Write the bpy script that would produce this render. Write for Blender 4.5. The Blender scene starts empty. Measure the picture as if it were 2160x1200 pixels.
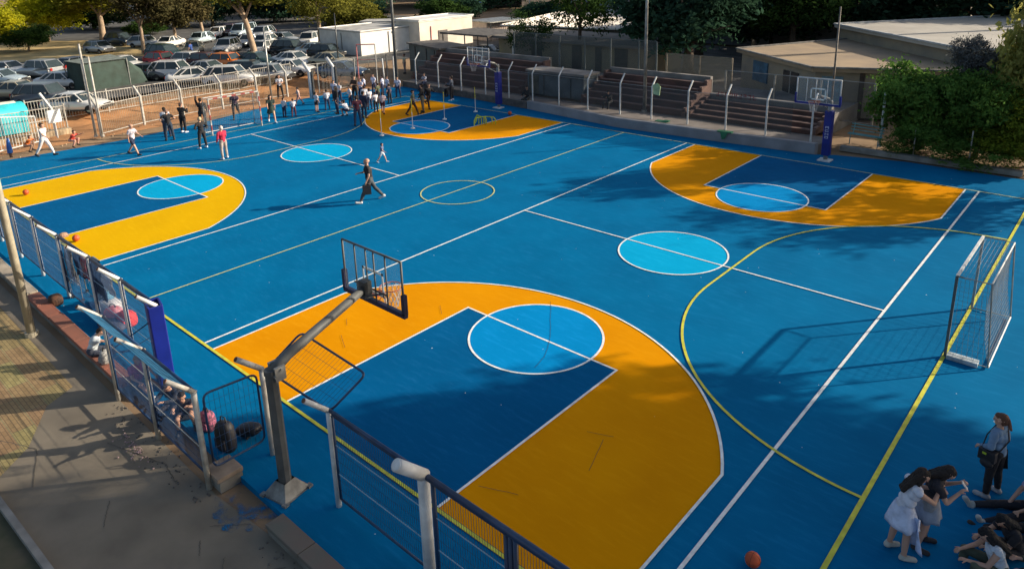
import bpy, bmesh, math, random
import numpy as np
from mathutils import Vector, Matrix
random.seed(7)
rad = math.radians
SC = bpy.context.scene
COL = SC.collection

# ---------------------------------------------------------------- camera
cam = bpy.data.cameras.new("camera")
cam.sensor_width = 36.0
cam.lens = 36.0 * 1507.9 / 2160.0
cam.shift_x = -4.65 / 2160.0
cam.shift_y = -265.0 / 2160.0
cam.clip_start = 0.1
cam.clip_end = 1500.0
camo = bpy.data.objects.new("camera", cam)
COL.objects.link(camo)
RR = ((0.7465059, 0.6649158, -0.0248173), (-0.1637998, 0.2197936, 0.9616967), (0.6449020, -0.7138471, 0.2729902))
mm = Matrix(((RR[0][0], RR[1][0], RR[2][0], 10.4723), (RR[0][1], RR[1][1], RR[2][1], -6.6167), (RR[0][2], RR[1][2], RR[2][2], 9.2343), (0, 0, 0, 1)))
camo.matrix_world = mm
SC.camera = camo
SC.render.resolution_x = 1024
SC.render.resolution_y = 568

# ---------------------------------------------------------------- light
SUN_EL = rad(21.0)
SDX, SDY = 0.632, 0.775           # horizontal direction towards the sun
w = bpy.data.worlds.new("World")
SC.world = w
w.use_nodes = True
nt = w.node_tree
bg = nt.nodes['Background']
sky = nt.nodes.new('ShaderNodeTexSky')
sky.sky_type = 'NISHITA'
sky.sun_disc = False
sky.sun_elevation = SUN_EL
sky.sun_rotation = math.atan2(SDX, SDY)
sky.dust_density = 3.0
sky.ozone_density = 0.6
nt.links.new(sky.outputs[0], bg.inputs[0])
bg.inputs[1].default_value = 0.098
sl = bpy.data.lights.new("sun", 'SUN')
sl.energy = 5.0
sl.angle = rad(0.6)
sl.color = (1.0, 0.86, 0.68)
so = bpy.data.objects.new("sun", sl)
COL.objects.link(so)
sv = Vector((SDX * math.cos(SUN_EL), SDY * math.cos(SUN_EL), math.sin(SUN_EL)))
so.rotation_euler = sv.to_track_quat('Z', 'Y').to_euler()
so.location = (20, 25, 30)
SC.view_settings.view_transform = 'Standard'
SC.view_settings.look = 'None'
SC.view_settings.gamma = 1.0
SC.view_settings.exposure = 0.62

# ---------------------------------------------------------------- helpers
MATS = {}
def mat(name, c, rough=0.6, var=0.12, scale=3.0, metal=0.0, bump=0.0, c2=None, spec=0.5, detail=6.0, trans=0.0, alpha=1.0):
    if name in MATS:
        return MATS[name]
    m = bpy.data.materials.new(name)
    m.use_nodes = True
    t = m.node_tree
    b = t.nodes['Principled BSDF']
    b.inputs['Roughness'].default_value = rough
    b.inputs['Metallic'].default_value = metal
    b.inputs['Specular IOR Level'].default_value = spec
    b.inputs['Alpha'].default_value = alpha
    b.inputs['Transmission Weight'].default_value = trans
    tc = t.nodes.new('ShaderNodeTexCoord')
    nz = t.nodes.new('ShaderNodeTexNoise')
    nz.inputs['Scale'].default_value = scale
    nz.inputs['Detail'].default_value = detail
    t.links.new(tc.outputs['Object'], nz.inputs['Vector'])
    r = t.nodes.new('ShaderNodeValToRGB')
    d = c2 if c2 else tuple(x * (1 - 2.2 * var) for x in c)
    u = c if c2 else tuple(min(1, x * (1 + 1.6 * var)) for x in c)
    r.color_ramp.elements[0].position = 0.33
    r.color_ramp.elements[1].position = 0.67
    r.color_ramp.elements[0].color = (*[max(0, x) for x in d], 1)
    r.color_ramp.elements[1].color = (*u, 1)
    t.links.new(nz.outputs['Fac'], r.inputs['Fac'])
    t.links.new(r.outputs['Color'], b.inputs['Base Color'])
    if bump:
        bn = t.nodes.new('ShaderNodeBump')
        bn.inputs['Strength'].default_value = bump
        n2 = t.nodes.new('ShaderNodeTexNoise')
        n2.inputs['Scale'].default_value = scale * 6
        t.links.new(tc.outputs['Object'], n2.inputs['Vector'])
        t.links.new(n2.outputs['Fac'], bn.inputs['Height'])
        t.links.new(bn.outputs['Normal'], b.inputs['Normal'])
    MATS[name] = m
    return m

def court_mat(name, c, c2, rough=0.75, speck=(0.55, 0.62, 0.65), wear=0.5):
    """painted acrylic court: slow tone drift, scuffs and small pale litter flecks"""
    m = mat(name, c, rough=rough, c2=c2, scale=0.55, detail=10.0, spec=0.03)
    t = m.node_tree
    b = t.nodes['Principled BSDF']
    src = b.inputs['Base Color'].links[0].from_socket
    tc = [n for n in t.nodes if n.type == 'TEX_COORD'][0]
    v = t.nodes.new('ShaderNodeTexVoronoi')
    v.inputs['Scale'].default_value = 2.1
    t.links.new(tc.outputs['Object'], v.inputs['Vector'])
    nz = t.nodes.new('ShaderNodeTexNoise'); nz.inputs['Scale'].default_value = 14.0; nz.inputs['Detail'].default_value = 4
    t.links.new(tc.outputs['Object'], nz.inputs['Vector'])
    ad = t.nodes.new('ShaderNodeMath'); ad.operation = 'MULTIPLY_ADD'
    t.links.new(nz.outputs['Fac'], ad.inputs[0]); ad.inputs[1].default_value = 0.09
    t.links.new(v.outputs['Distance'], ad.inputs[2])
    lt = t.nodes.new('ShaderNodeMath'); lt.operation = 'LESS_THAN'
    t.links.new(ad.outputs[0], lt.inputs[0]); lt.inputs[1].default_value = 0.069
    # scuffs, stretched
    mp = t.nodes.new('ShaderNodeMapping'); mp.inputs['Scale'].default_value = (1.0, 5.0, 1.0); mp.inputs['Rotation'].default_value = (0, 0, 0.7)
    t.links.new(tc.outputs['Object'], mp.inputs['Vector'])
    n3 = t.nodes.new('ShaderNodeTexNoise'); n3.inputs['Scale'].default_value = 1.6; n3.inputs['Detail'].default_value = 12; n3.inputs['Roughness'].default_value = 0.7
    t.links.new(mp.outputs[0], n3.inputs['Vector'])
    rp = t.nodes.new('ShaderNodeMapRange'); rp.inputs[1].default_value = 0.5; rp.inputs[2].default_value = 0.78; rp.inputs[4].default_value = 0.85 * wear
    t.links.new(n3.outputs['Fac'], rp.inputs[0])
    mx = t.nodes.new('ShaderNodeMixRGB'); t.links.new(rp.outputs[0], mx.inputs[0]); t.links.new(src, mx.inputs[1]); mx.inputs[2].default_value = (*[min(.9, x * 1.5 + .015) for x in c], 1)
    mx2 = t.nodes.new('ShaderNodeMixRGB'); t.links.new(lt.outputs[0], mx2.inputs[0]); t.links.new(mx.outputs[0], mx2.inputs[1]); mx2.inputs[2].default_value = (*speck, 1)
    t.links.new(mx2.outputs[0], b.inputs['Base Color'])
    bn = t.nodes.new('ShaderNodeBump'); bn.inputs['Strength'].default_value = 0.08
    n4 = t.nodes.new('ShaderNodeTexNoise'); n4.inputs['Scale'].default_value = 60
    t.links.new(tc.outputs['Object'], n4.inputs['Vector']); t.links.new(n4.outputs['Fac'], bn.inputs['Height']); t.links.new(bn.outputs['Normal'], b.inputs['Normal'])
    return m

class MB:
    def __init__(s): s.v = []; s.f = []; s.smooth = False
    def add(s, vs, fs):
        o = len(s.v); s.v += [tuple(p) for p in vs]; s.f += [tuple(i + o for i in f) for f in fs]; return s
    def box(s, c, d, rz=0.0, taper=1.0):
        x, y, z = d[0] / 2, d[1] / 2, d[2] / 2; cs, sn = math.cos(rz), math.sin(rz); vs = []
        for k in (-1, 1):
            q = taper if k > 0 else 1.0
            for a, b in ((-1, -1), (1, -1), (1, 1), (-1, 1)):
                px, py = a * x * q, b * y * q
                vs.append((c[0] + px * cs - py * sn, c[1] + px * sn + py * cs, c[2] + k * z))
        return s.add(vs, [(3, 2, 1, 0), (4, 5, 6, 7), (0, 1, 5, 4), (1, 2, 6, 5), (2, 3, 7, 6), (3, 0, 4, 7)])
    def obox(s, c, M, d):
        vs = []
        for k in (-1, 1):
            for a, b in ((-1, -1), (1, -1), (1, 1), (-1, 1)):
                vs.append(Vector(c) + M @ Vector((a * d[0] / 2, b * d[1] / 2, k * d[2] / 2)))
        return s.add(vs, [(3, 2, 1, 0), (4, 5, 6, 7), (0, 1, 5, 4), (1, 2, 6, 5), (2, 3, 7, 6), (3, 0, 4, 7)])
    def tube(s, p0, p1, r0, r1=None, n=8, cap=True):
        r1 = r0 if r1 is None else r1
        return s.path([p0, p1], [r0, r1], n, cap)
    def path(s, pts, rs, n=8, cap=True):
        pts = [Vector(p) for p in pts]
        if not hasattr(rs, '__len__'): rs = [rs] * len(pts)
        vs = []; fs = []; prev = None
        for i, p in enumerate(pts):
            d = (pts[min(i + 1, len(pts) - 1)] - pts[max(i - 1, 0)])
            d = d.normalized() if d.length > 1e-9 else Vector((0, 0, 1))
            if prev is None:
                a = d.orthogonal().normalized()
                if abs(d.z) < 0.9: a = Vector((0, 0, 1)).cross(d).normalized()
                else: a = (Vector((1, 0, 0)) - d * d.x).normalized()
            else:
                a = (prev - d * prev.dot(d)).normalized()
            prev = a
            b = d.cross(a)
            for k in range(n):
                t = 2 * math.pi * (k + .5) / n
                vs.append(p + (a * math.cos(t) + b * math.sin(t)) * rs[i])
        m = len(pts)
        for i in range(m - 1):
            for k in range(n):
                fs.append((i * n + k, i * n + (k + 1) % n, (i + 1) * n + (k + 1) % n, (i + 1) * n + k))
        if cap:
            fs.append(tuple(range(n - 1, -1, -1))); fs.append(tuple((m - 1) * n + k for k in range(n)))
        return s.add(vs, fs)
    def ring(s, c, r, tr, n=32, m=6, M=None):
        vs = []; fs = []
        for i in range(n):
            a = 2 * math.pi * i / n
            for j in range(m):
                b = 2 * math.pi * j / m
                p = Vector(((r + tr * math.cos(b)) * math.cos(a), (r + tr * math.cos(b)) * math.sin(a), tr * math.sin(b)))
                if M: p = M @ p
                vs.append(p + Vector(c))
        for i in range(n):
            for j in range(m):
                fs.append((i * m + j, ((i + 1) % n) * m + j, ((i + 1) % n) * m + (j + 1) % m, i * m + (j + 1) % m))
        return s.add(vs, fs)
    def ball(s, c, r, n=16, m=10, sc=(1, 1, 1), M=None):
        vs = []; fs = []
        for i in range(m + 1):
            t = math.pi * i / m
            for k in range(n):
                a = 2 * math.pi * k / n
                p = Vector((r * sc[0] * math.sin(t) * math.cos(a), r * sc[1] * math.sin(t) * math.sin(a), r * sc[2] * math.cos(t)))
                if M: p = M @ p
                vs.append(p + Vector(c))
        for i in range(m):
            for k in range(n):
                a, b, cc, d = i * n + k, (i + 1) * n + k, (i + 1) * n + (k + 1) % n, i * n + (k + 1) % n
                if i == 0: fs.append((a, b, cc))
                elif i == m - 1: fs.append((a, b, d))
                else: fs.append((a, b, cc, d))
        return s.add(vs, fs)
    def poly(s, pts, z=None):
        vs = [(p[0], p[1], z if z is not None else p[2]) for p in pts]
        return s.add(vs, [tuple(range(len(vs)))])
    def prism(s, pts, z0, z1):
        n = len(pts)
        vs = [(p[0], p[1], z0) for p in pts] + [(p[0], p[1], z1) for p in pts]
        return s.add(vs, [tuple(range(n - 1, -1, -1)), tuple(range(n, 2 * n))] + [(i, (i + 1) % n, n + (i + 1) % n, n + i) for i in range(n)])
    def strip(s, pts, wd, z, closed=False):
        """flat painted line of width wd along pts"""
        P = [Vector((p[0], p[1])) for p in pts]; n = len(P); vs = []; fs = []
        for i in range(n):
            if closed: a, b = P[i - 1], P[(i + 1) % n]
            else: a, b = P[max(i - 1, 0)], P[min(i + 1, n - 1)]
            d1 = (P[i] - a); d2 = (b - P[i])
            d1 = d1.normalized() if d1.length > 1e-7 else d2.normalized()
            d2 = d2.normalized() if d2.length > 1e-7 else d1
            n1 = Vector((-d1.y, d1.x)); n2 = Vector((-d2.y, d2.x)); nn = (n1 + n2)
            nn = nn / max(0.5, nn.length_squared / 2) if nn.length > 1e-6 else n1
            vs += [(P[i].x + nn.x * wd / 2, P[i].y + nn.y * wd / 2, z), (P[i].x - nn.x * wd / 2, P[i].y - nn.y * wd / 2, z)]
        for i in range(n if closed else n - 1):
            j = (i + 1) % n
            fs.append((2 * i, 2 * i + 1, 2 * j + 1, 2 * j))
        return s.add(vs, fs)
    def mesh(s, name, m, smooth=False):
        me = bpy.data.meshes.new(name)
        me.from_pydata(s.v, [], s.f)
        me.validate()
        if m: me.materials.append(m)
        if smooth:
            me.polygons.foreach_set('use_smooth', [True] * len(me.polygons))
        me.update()
        return me
    def build(s, name, m, parent=None, smooth=False, label=None):
        o = bpy.data.objects.new(name, s.mesh(name, m, smooth))
        COL.objects.link(o)
        if parent: o.parent = parent
        if label: o['label'] = label
        return o

def smooth_by_angle(o, ang=35):
    me = o.data
    bm = bmesh.new(); bm.from_mesh(me)
    for e in bm.edges:
        if len(e.link_faces) == 2 and e.calc_face_angle(0) > rad(ang): e.smooth = False
    for f in bm.faces: f.smooth = True
    bm.to_mesh(me); bm.free()

def tag(o, label, cat, group=None, kind=None):
    if label: o['label'] = label
    if cat: o['category'] = cat
    if group: o['group'] = group
    if kind: o['kind'] = kind
    return o
def thing(name, label, cat, loc=(0, 0, 0), rz=0.0, group=None):
    o = bpy.data.objects.new(name, None)
    COL.objects.link(o)
    o.empty_display_size = 0.3
    o.location = loc; o.rotation_euler = (0, 0, rz)
    return tag(o, label, cat, group)
def struct(o):
    o['kind'] = 'structure'; return o
def copy_tree(o, parent=None):
    c = o.copy(); COL.objects.link(c); c.parent = parent
    for ch in list(o.children): copy_tree(ch, c)
    return c
def place(o, loc, rz=0.0, s=1.0, label=None, group=None):
    o.location = loc; o.rotation_euler = (0, 0, rz); o.scale = (s, s, s)
    if label: o['label'] = label
    if group: o['group'] = group
    return o

# ---------------------------------------------------------------- the setting
L = 24.83; W = 6.27; XB = -20.02; WB = 6.455; KW = 2.42; KL = 5.62; S3 = 5.82; RC = 1.71; RF = 1.69
dirt = mat('dry_dirt', (0.30, 0.20, 0.115), rough=0.95, c2=(0.19, 0.125, 0.07), scale=0.5, bump=0.4, detail=12)
# ground with an orange bank climbing to the car park
def ground_z(x, y):
    z = -0.14
    t = min(1, max(0, (-36.2 - x) / 5.0)); z += 0.62 * t * t * (3 - 2 * t)
    return z
xs = [-320, -220, -150, -120, -100, -90, -80, -70, -60, -52, -46] + [-43 + .5 * i for i in range(17)] + [-33, -30, -20, -10, 0, 10, 25, 60, 140, 240]
ys = [-80, -40, -20, -10] + [-5 + 2.5 * i for i in range(20)] + [50, 60, 75, 90, 120, 160, 240, 360]
g = MB(); vs = [(x, y, ground_z(x, y)) for y in ys for x in xs]; nx = len(xs)
g.add(vs, [(j * nx + i, j * nx + i + 1, (j + 1) * nx + i + 1, (j + 1) * nx + i) for j in range(len(ys) - 1) for i in range(nx - 1)])
struct(g.build('ground', dirt, smooth=True))
# orange soil bank by the playground fence
orange_soil = mat('orange_soil', (0.52, 0.25, 0.10), rough=0.95, c2=(0.30, 0.15, 0.065), scale=0.8, bump=0.5, detail=12)
g = MB()
bx = [-42.6, -41.2, -39.8, -38.6, -37.6, -36.8, -36.2, -35.2, -33.5]
by = [1.0 + 1.5 * i for i in range(20)]
g.add([(x, y, ground_z(x, y) + 0.012) for y in by for x in bx], [(j * 9 + i, j * 9 + i + 1, (j + 1) * 9 + i + 1, (j + 1) * 9 + i) for j in range(19) for i in range(8)])
struct(g.build('soil_bank', orange_soil, smooth=True))
asph = mat('asphalt', (0.085, 0.085, 0.082), rough=0.9, var=0.2, scale=0.8, bump=0.2, detail=12)
g = MB(); g.poly([(-120, -10), (-41.2, -10), (-41.2, 30), (-38, 50), (-70, 70), (-120, 60)], 0.492)
struct(g.build('car_park', asph))
straw = mat('dry_grass', (0.62, 0.45, 0.20), rough=0.95, c2=(0.27, 0.21, 0.09), scale=0.35, bump=0.3, detail=12)
g = MB(); g.poly([(-64.0, 22.9), (-70.6, 17.2), (-71.5, 11.4), (-66.7, 5.1), (-98.4, 10.7), (-97.7, 17.7), (-86.8, 24.9), (-70.5, 25.6)], 0.498)
struct(g.build('dry_verge', straw))
# yard behind the terraces
conc = mat('old_concrete', (0.21, 0.20, 0.19), rough=0.9, var=0.14, scale=0.9, bump=0.2, detail=12)
g = MB(); g.poly([(-44, 33), (-2, 33), (-2, 36), (-14, 60), (-40, 64), (-47, 50)], -0.11)
struct(g.build('yard', conc))
# near pavement
pav = mat('path_concrete', (0.215, 0.185, 0.14), rough=0.9, c2=(0.145, 0.125, 0.095), scale=1.1, bump=0.5, detail=15)
g = MB(); g.poly([(-30, -2.25), (-30, -9), (14, -9), (14, -1.78), (3, -1.9), (-1.0, -2.25)], -0.12)
path = struct(g.build('path', pav))
# brick-paved area on the path
def paver_mat():
    m = bpy.data.materials.new('pavers'); m.use_nodes = True; t = m.node_tree; b = t.nodes['Principled BSDF']; b.inputs['Roughness'].default_value = 0.9
    tc = t.nodes.new('ShaderNodeTexCoord')
    mp = t.nodes.new('ShaderNodeMapping'); mp.inputs['Scale'].default_value = (1, 1, 1)
    t.links.new(tc.outputs['Object'], mp.inputs[0])
    br = t.nodes.new('ShaderNodeTexBrick'); br.inputs['Scale'].default_value = 1.0
    br.inputs['Brick Width'].default_value = 0.21; br.inputs['Row Height'].default_value = 0.085; br.inputs['Mortar Size'].default_value = 0.005
    br.inputs['Color1'].default_value = (0.36, 0.31, 0.17, 1); br.inputs['Color2'].default_value = (0.44, 0.385, 0.22, 1); br.inputs['Mortar'].default_value = (0.13, 0.12, 0.085, 1)
    t.links.new(mp.outputs[0], br.inputs['Vector'])
    # wide alternating bands of reddish and yellow pavers
    wv = t.nodes.new('ShaderNodeTexBrick'); wv.inputs['Scale'].default_value = 1.0; wv.inputs['Brick Width'].default_value = 1.35; wv.inputs['Row Height'].default_value = .42; wv.inputs['Mortar Size'].default_value = .012; wv.inputs['Mortar'].default_value = (.6, .6, .55, 1)
    t.links.new(tc.outputs['Object'], wv.inputs['Vector'])
    wv.inputs['Color1'].default_value = (0.78, 0.56, 0.50, 1); wv.inputs['Color2'].default_value = (0.86, 0.84, 0.60, 1)
    mx = t.nodes.new('ShaderNodeMixRGB'); mx.blend_type = 'MULTIPLY'; mx.inputs[0].default_value = 1
    t.links.new(br.outputs['Color'], mx.inputs[1]); t.links.new(wv.outputs['Color'], mx.inputs[2])
    nz = t.nodes.new('ShaderNodeTexNoise'); nz.inputs['Scale'].default_value = 1.3; nz.inputs['Detail'].default_value = 10; t.links.new(tc.outputs['Object'], nz.inputs['Vector'])
    rp = t.nodes.new('ShaderNodeMapRange'); rp.inputs[3].default_value = 0.55; rp.inputs[4].default_value = 1.35; t.links.new(nz.outputs['Fac'], rp.inputs[0])
    mx2 = t.nodes.new('ShaderNodeVectorMath'); mx2.operation = 'SCALE'; t.links.new(mx.outputs[0], mx2.inputs[0]); t.links.new(rp.outputs[0], mx2.inputs['Scale'])
    t.links.new(mx2.outputs[0], b.inputs['Base Color'])
    return m
g = MB(); g.poly([(-14.5, -2.7), (-14.5, -5.8), (-7.2, -5.8), (-7.2, -5.0), (-4.7, -4.75), (-5.3, -4.1), (-6.6, -3.4), (-7.0, -2.75)][::-1], -0.114)
struct(g.build('paving', paver_mat()))
grass = mat('scrubby_lawn', (0.055, 0.062, 0.03), rough=0.95, c2=(0.115, 0.095, 0.06), scale=2.0, bump=0.6, detail=14)
g = MB(); g.poly([(-7.2, -5.1), (-30, -12), (-.3, -12), (.3, -4.82)], -0.110)
struct(g.build('lawn', grass))
kc = mat('kerb_stone', (0.24, 0.235, 0.22), rough=0.9, var=0.15, scale=2.0, bump=0.3)
g = MB(); g.box((-3.4, -4.92, -0.07), (7.4, 0.11, 0.11), rz=0.04)
struct(g.build('kerb', kc))
def wob(pts, n=10, a=0.05, seed=1):
    rn = random.Random(seed); out = []
    for i in range(len(pts) - 1):
        for k in range(n):
            t = k / n; out.append((pts[i][0] * (1 - t) + pts[i + 1][0] * t + rn.uniform(-a, a), pts[i][1] * (1 - t) + pts[i + 1][1] * t + rn.uniform(-a, a)))
    return out + [pts[-1]]
# cracks and an old patch on the path
crk = mat('crack_tar', (0.10, 0.09, 0.075), rough=0.95)
g = MB()
for i, pl in enumerate([[(-4.2, -3.0), (-2.6, -2.5), (-1.9, -2.6)], [(-.2, -2.95), (.1, -3.1)], [(.45, -2.85), (.8, -3.1)], [(0.9, -2.9), (1.4, -2.3)], [(-6.4, -4.6), (-5.1, -4.0), (-3.9, -4.4)], [(-2.4, -3.6), (-1.8, -3.9)], [(-0.4, -2.7), (0.1, -2.2)]]):
    g.strip(wob(pl, 14 if len(pl) < 8 else 2, 0.012 if len(pl) < 8 else .035, i), 0.014, -0.112)
struct(g.build('pavement_cracks', crk))

# court
blue = court_mat('court_blue', (0.0006, 0.148, 0.335), (0.0005, 0.122, 0.285))
key_a = court_mat('key_teal', (0.0006, 0.104, 0.275), (0.0005, 0.088, 0.235))
orange_a = court_mat('orange_paint', (0.71, 0.288, 0.0006), (0.64, 0.248, 0.0005), speck=(0.7, 0.45, 0.15), wear=0.35)
yellow_b = court_mat('glare_yellowed_paint', (0.71, 0.415, 0.001), (0.66, 0.38, 0.0008), speck=(0.8, 0.6, 0.25), wear=0.35)  # zone paint turned yellower, sun glare on the left put into the colour
cyan_a = court_mat('cyan_paint', (0.0008, 0.245, 0.58), (0.0006, 0.22, 0.52))
cyan_b = court_mat('cyan_paint_light', (0.001, 0.36, 0.66), (0.0008, 0.33, 0.60))
white_l = mat('line_white', (0.78, 0.83, 0.82), rough=0.6, var=0.07, scale=6, detail=10)
yell_l = mat('line_yellow', (0.58, 0.58, 0.05), rough=0.6, var=0.1, scale=6, detail=10)
pale_l = mat('line_pale_green', (0.58, 0.62, 0.25), rough=0.6, var=0.1, scale=6, detail=10)

CT = [(-31.9, -1.78), (15, -1.78), (15, 27.6), (3, 27.6), (0.2, 26.9), (-0.6, 26.42), (-5, 26.02), (-11, 25.65), (-18.3, 26.5), (-24, 26.9), (-31.2, 27.3), (-33.3, 22.5), (-33.4, 19.5), (-32.6, 15.5), (-31.5, 10.5), (-31.2, 7.0), (-31.7, 1.5)]
g = MB(); g.prism(CT, -0.135, 0.0)
court = struct(g.build('court_floor', blue))
g = MB(); g.poly([(-1.02, -1.79)] + wob([(-1.0, -2.35), (-.72, -2.62), (-.45, -2.5), (-.1, -2.62), (.2, -2.35), (.42, -2.1)], 6, .035, 5) + [(.44, -1.79)], -0.108)
struct(g.build('spilled_court_paint', blue.copy()))
sp_ = bpy.data.objects['spilled_court_paint'].active_material; t_ = sp_.node_tree; b_ = t_.nodes['Principled BSDF']
n_ = t_.nodes.new('ShaderNodeTexNoise'); n_.inputs['Scale'].default_value = 3.2; n_.inputs['Detail'].default_value = 12; n_.inputs['Roughness'].default_value = .7
c_ = [n for n in t_.nodes if n.type == 'TEX_COORD'][0]; t_.links.new(c_.outputs['Object'], n_.inputs['Vector'])
r_ = t_.nodes.new('ShaderNodeMapRange'); r_.inputs[1].default_value = .50; r_.inputs[2].default_value = .68; t_.links.new(n_.outputs['Fac'], r_.inputs[0]); t_.links.new(r_.outputs[0], b_.inputs['Alpha'])
def arc(cx, cy, r, a0, a1, n=48):
    return [(cx + r * math.cos(a0 + (a1 - a0) * i / n), cy + r * math.sin(a0 + (a1 - a0) * i / n)) for i in range(n + 1)]
def three(xc, near, yc, r, s3, yb):
    """outline of the three-point zone, baseline first"""
    a0 = math.asin(min(1, (yb - yc) / r)) if near else 0
    a = math.acos(min(1, s3 / r))
    pts = [(xc + s3, 0)] + arc(xc, yc, r, a, math.pi - a) + [(xc - s3, 0)]
    if not near: pts = [(x, L - y) for x, y in pts][::-1]
    return pts
cells = [(0, True, 1.42, 6.36, S3, orange_a, key_a, cyan_a), (0, False, L - 23.24, 6.33, S3, orange_a, key_a, cyan_a),
         (XB, True, 1.15, 6.55, 5.92, yellow_b, key_a, cyan_b), (XB, False, L - 23.4, 6.42, 5.92, orange_a, key_a, cyan_a)]
LW = 0.055
lw = MB()
for xc, near, yc, r, s3, om, km, cm in cells:
    sg = 1 if near else -1; y0 = 0 if near else L
    k3 = three(xc, near, yc, r, s3, 4)
    g = MB(); g.poly(k3, 0.004); g.build('three_point_zone', om, court)
    g = MB(); q = [(xc - KW, y0), (xc + KW, y0), (xc + KW, y0 + sg * KL), (xc - KW, y0 + sg * KL)]
    g.poly(q if near else q[::-1], 0.008); g.build('key_area', km, court)
    g = MB(); g.poly(arc(xc, y0 + sg * KL, RF, 0, 2 * math.pi, 72)[:-1], 0.012); g.build('free_throw_circle', cm, court)
    lw.strip(k3, LW, 0.016)
    lw.strip([(xc - KW, y0), (xc - KW, y0 + sg * KL), (xc + KW, y0 + sg * KL), (xc + KW, y0)], LW, 0.0165)
    lw.strip(arc(xc, y0 + sg * KL, RF, 0, 2 * math.pi, 72)[:-1], LW, 0.017, True)
for xc, ww, cm in ((0, W, cyan_b), (XB, WB, cyan_b)):
    g = MB(); g.poly(arc(xc, L / 2, RC, 0, 2 * math.pi, 72)[:-1], 0.006); g.build('centre_circle', cm, court)
    lw.strip(arc(xc, L / 2, RC, 0, 2 * math.pi, 72)[:-1], LW, 0.0162, True)
    lw.strip([(xc - ww, L / 2), (xc + ww, L / 2)], LW, 0.0167)
    lw.strip([(xc - ww, 0), (xc - ww, L)], LW + .012, 0.0172); lw.strip([(xc + ww, 0), (xc + ww, L)], LW + .012, 0.0172)
lw.build('white_line', white_l, court)
ly = MB()
XG = 7.95; XL = -28.0; YC = 12.45
ly.strip([(XL, 0.03), (XG + .03, 0.03)], 0.07, 0.0185)
ly.strip([(XG, 0), (XG, L)], 0.08, 0.019)
R6 = 5.95
ly.strip([(XG, YC - 1.5 - R6)] + arc(XG, YC - 1.5, R6, -math.pi / 2, -math.pi, 30) + arc(XG, YC + 1.5, R6, math.pi, math.pi / 2, 30), 0.065, 0.0195)
ly.build('yellow_line', yell_l, court)
lp = MB()
lp.strip([(-10.0, 0.06), (-10.0, L)], 0.05, 0.018)
lp.strip(arc(-9.87, 12.4, 1.5, 0, 2 * math.pi, 60)[:-1], 0.05, 0.0187, True)
lp.strip([(XL, L), (XG, L)], 0.05, 0.0181)
lp.strip([(XL, 0), (XL, L)], 0.05, 0.0186)
lp.strip(arc(XL, YC - 1.5, R6, -math.pi / 2, 0, 30) + arc(XL, YC + 1.5, R6, 0, math.pi / 2, 30), 0.05, 0.0192)
lp.build('pale_line', pale_l, court)
g = MB()
for i, pl in enumerate([[(-.9, 7.3), (-.55, 6.9), (-.25, 6.5), (.05, 6.15), (.35, 5.75), (.6, 5.35), (.78, 5.0), (.9, 4.5)], [(3.6, 3.4), (3.9, 2.5)], [(3.3, 1.2), (2.6, .9)], [(3.7, 3.6), (3.2, 3.4)], [(-3.9, 2.5), (-3.3, 2.2)], [(-4.5, 3.1), (-4.2, 2.9)], [(-3.1, 5.2), (-2.7, 4.9)]]):
    g.strip(wob(pl, 4, 0.006, i + 20), 0.009, 0.0205)
g.build('crack', mat('court_crack', (0.02, 0.02, 0.02)), court)

# low brick-topped wall between court and path
brick = mat('red_coping', (0.34, 0.12, 0.075), rough=0.85, c2=(0.22, 0.10, 0.07), scale=1.2, bump=0.3, detail=10)
g_c = mat('wall_concrete', (0.20, 0.19, 0.17), rough=0.9, var=0.2, scale=1.5, bump=0.4, detail=10)
def low_wall(x0, x1, y, label, m, h=0.16, wd=0.34, seed=0):
    t = thing('low_wall', label, 'low wall', ((x0 + x1) / 2, y, -0.13))
    ln = x1 - x0; rn = random.Random(seed)
    MB().box((0, 0, h / 2), (ln, wd - .06, h)).build('wall_body', g_c, t)
    c = MB(); n = max(1, int(ln / 0.9)); 
    for i in range(n):
        c.box((-ln / 2 + (i + .5) * ln / n, rn.uniform(-.008, .008), h + 0.045), (ln / n - 0.012, wd, 0.09 + rn.uniform(-.01, .01)))
    o = c.build('coping', m, t)
    md = o.modifiers.new('b', 'BEVEL'); md.width = 0.012; md.segments = 2
    return t
low_wall(-30, -12.9, -1.95, 'pale concrete low wall along the court behind the tall grey lamp post', mat('pale_coping', (0.36, 0.31, 0.24), rough=.9, var=.2, scale=1.5, bump=.3), seed=1)
low_wall(-12.8, -5.75, -1.95, 'red coped low wall with a child sitting on its right end', brick, seed=2)
low_wall(-1.55, -1.0, -1.95, 'short broken stub of low wall beside the gate opening', mat('stub_coping', (0.27, 0.21, 0.16), rough=.9, var=.2, scale=2, bump=.4), h=0.22, wd=.5, seed=3)
low_wall(0.55, 9.5, -1.98, 'dark mossy low wall below the large white fence post', mat('mossy_coping', (0.17, 0.12, 0.10), rough=.9, c2=(0.12, 0.13, 0.11), scale=1.3, bump=.4), seed=4)
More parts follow.
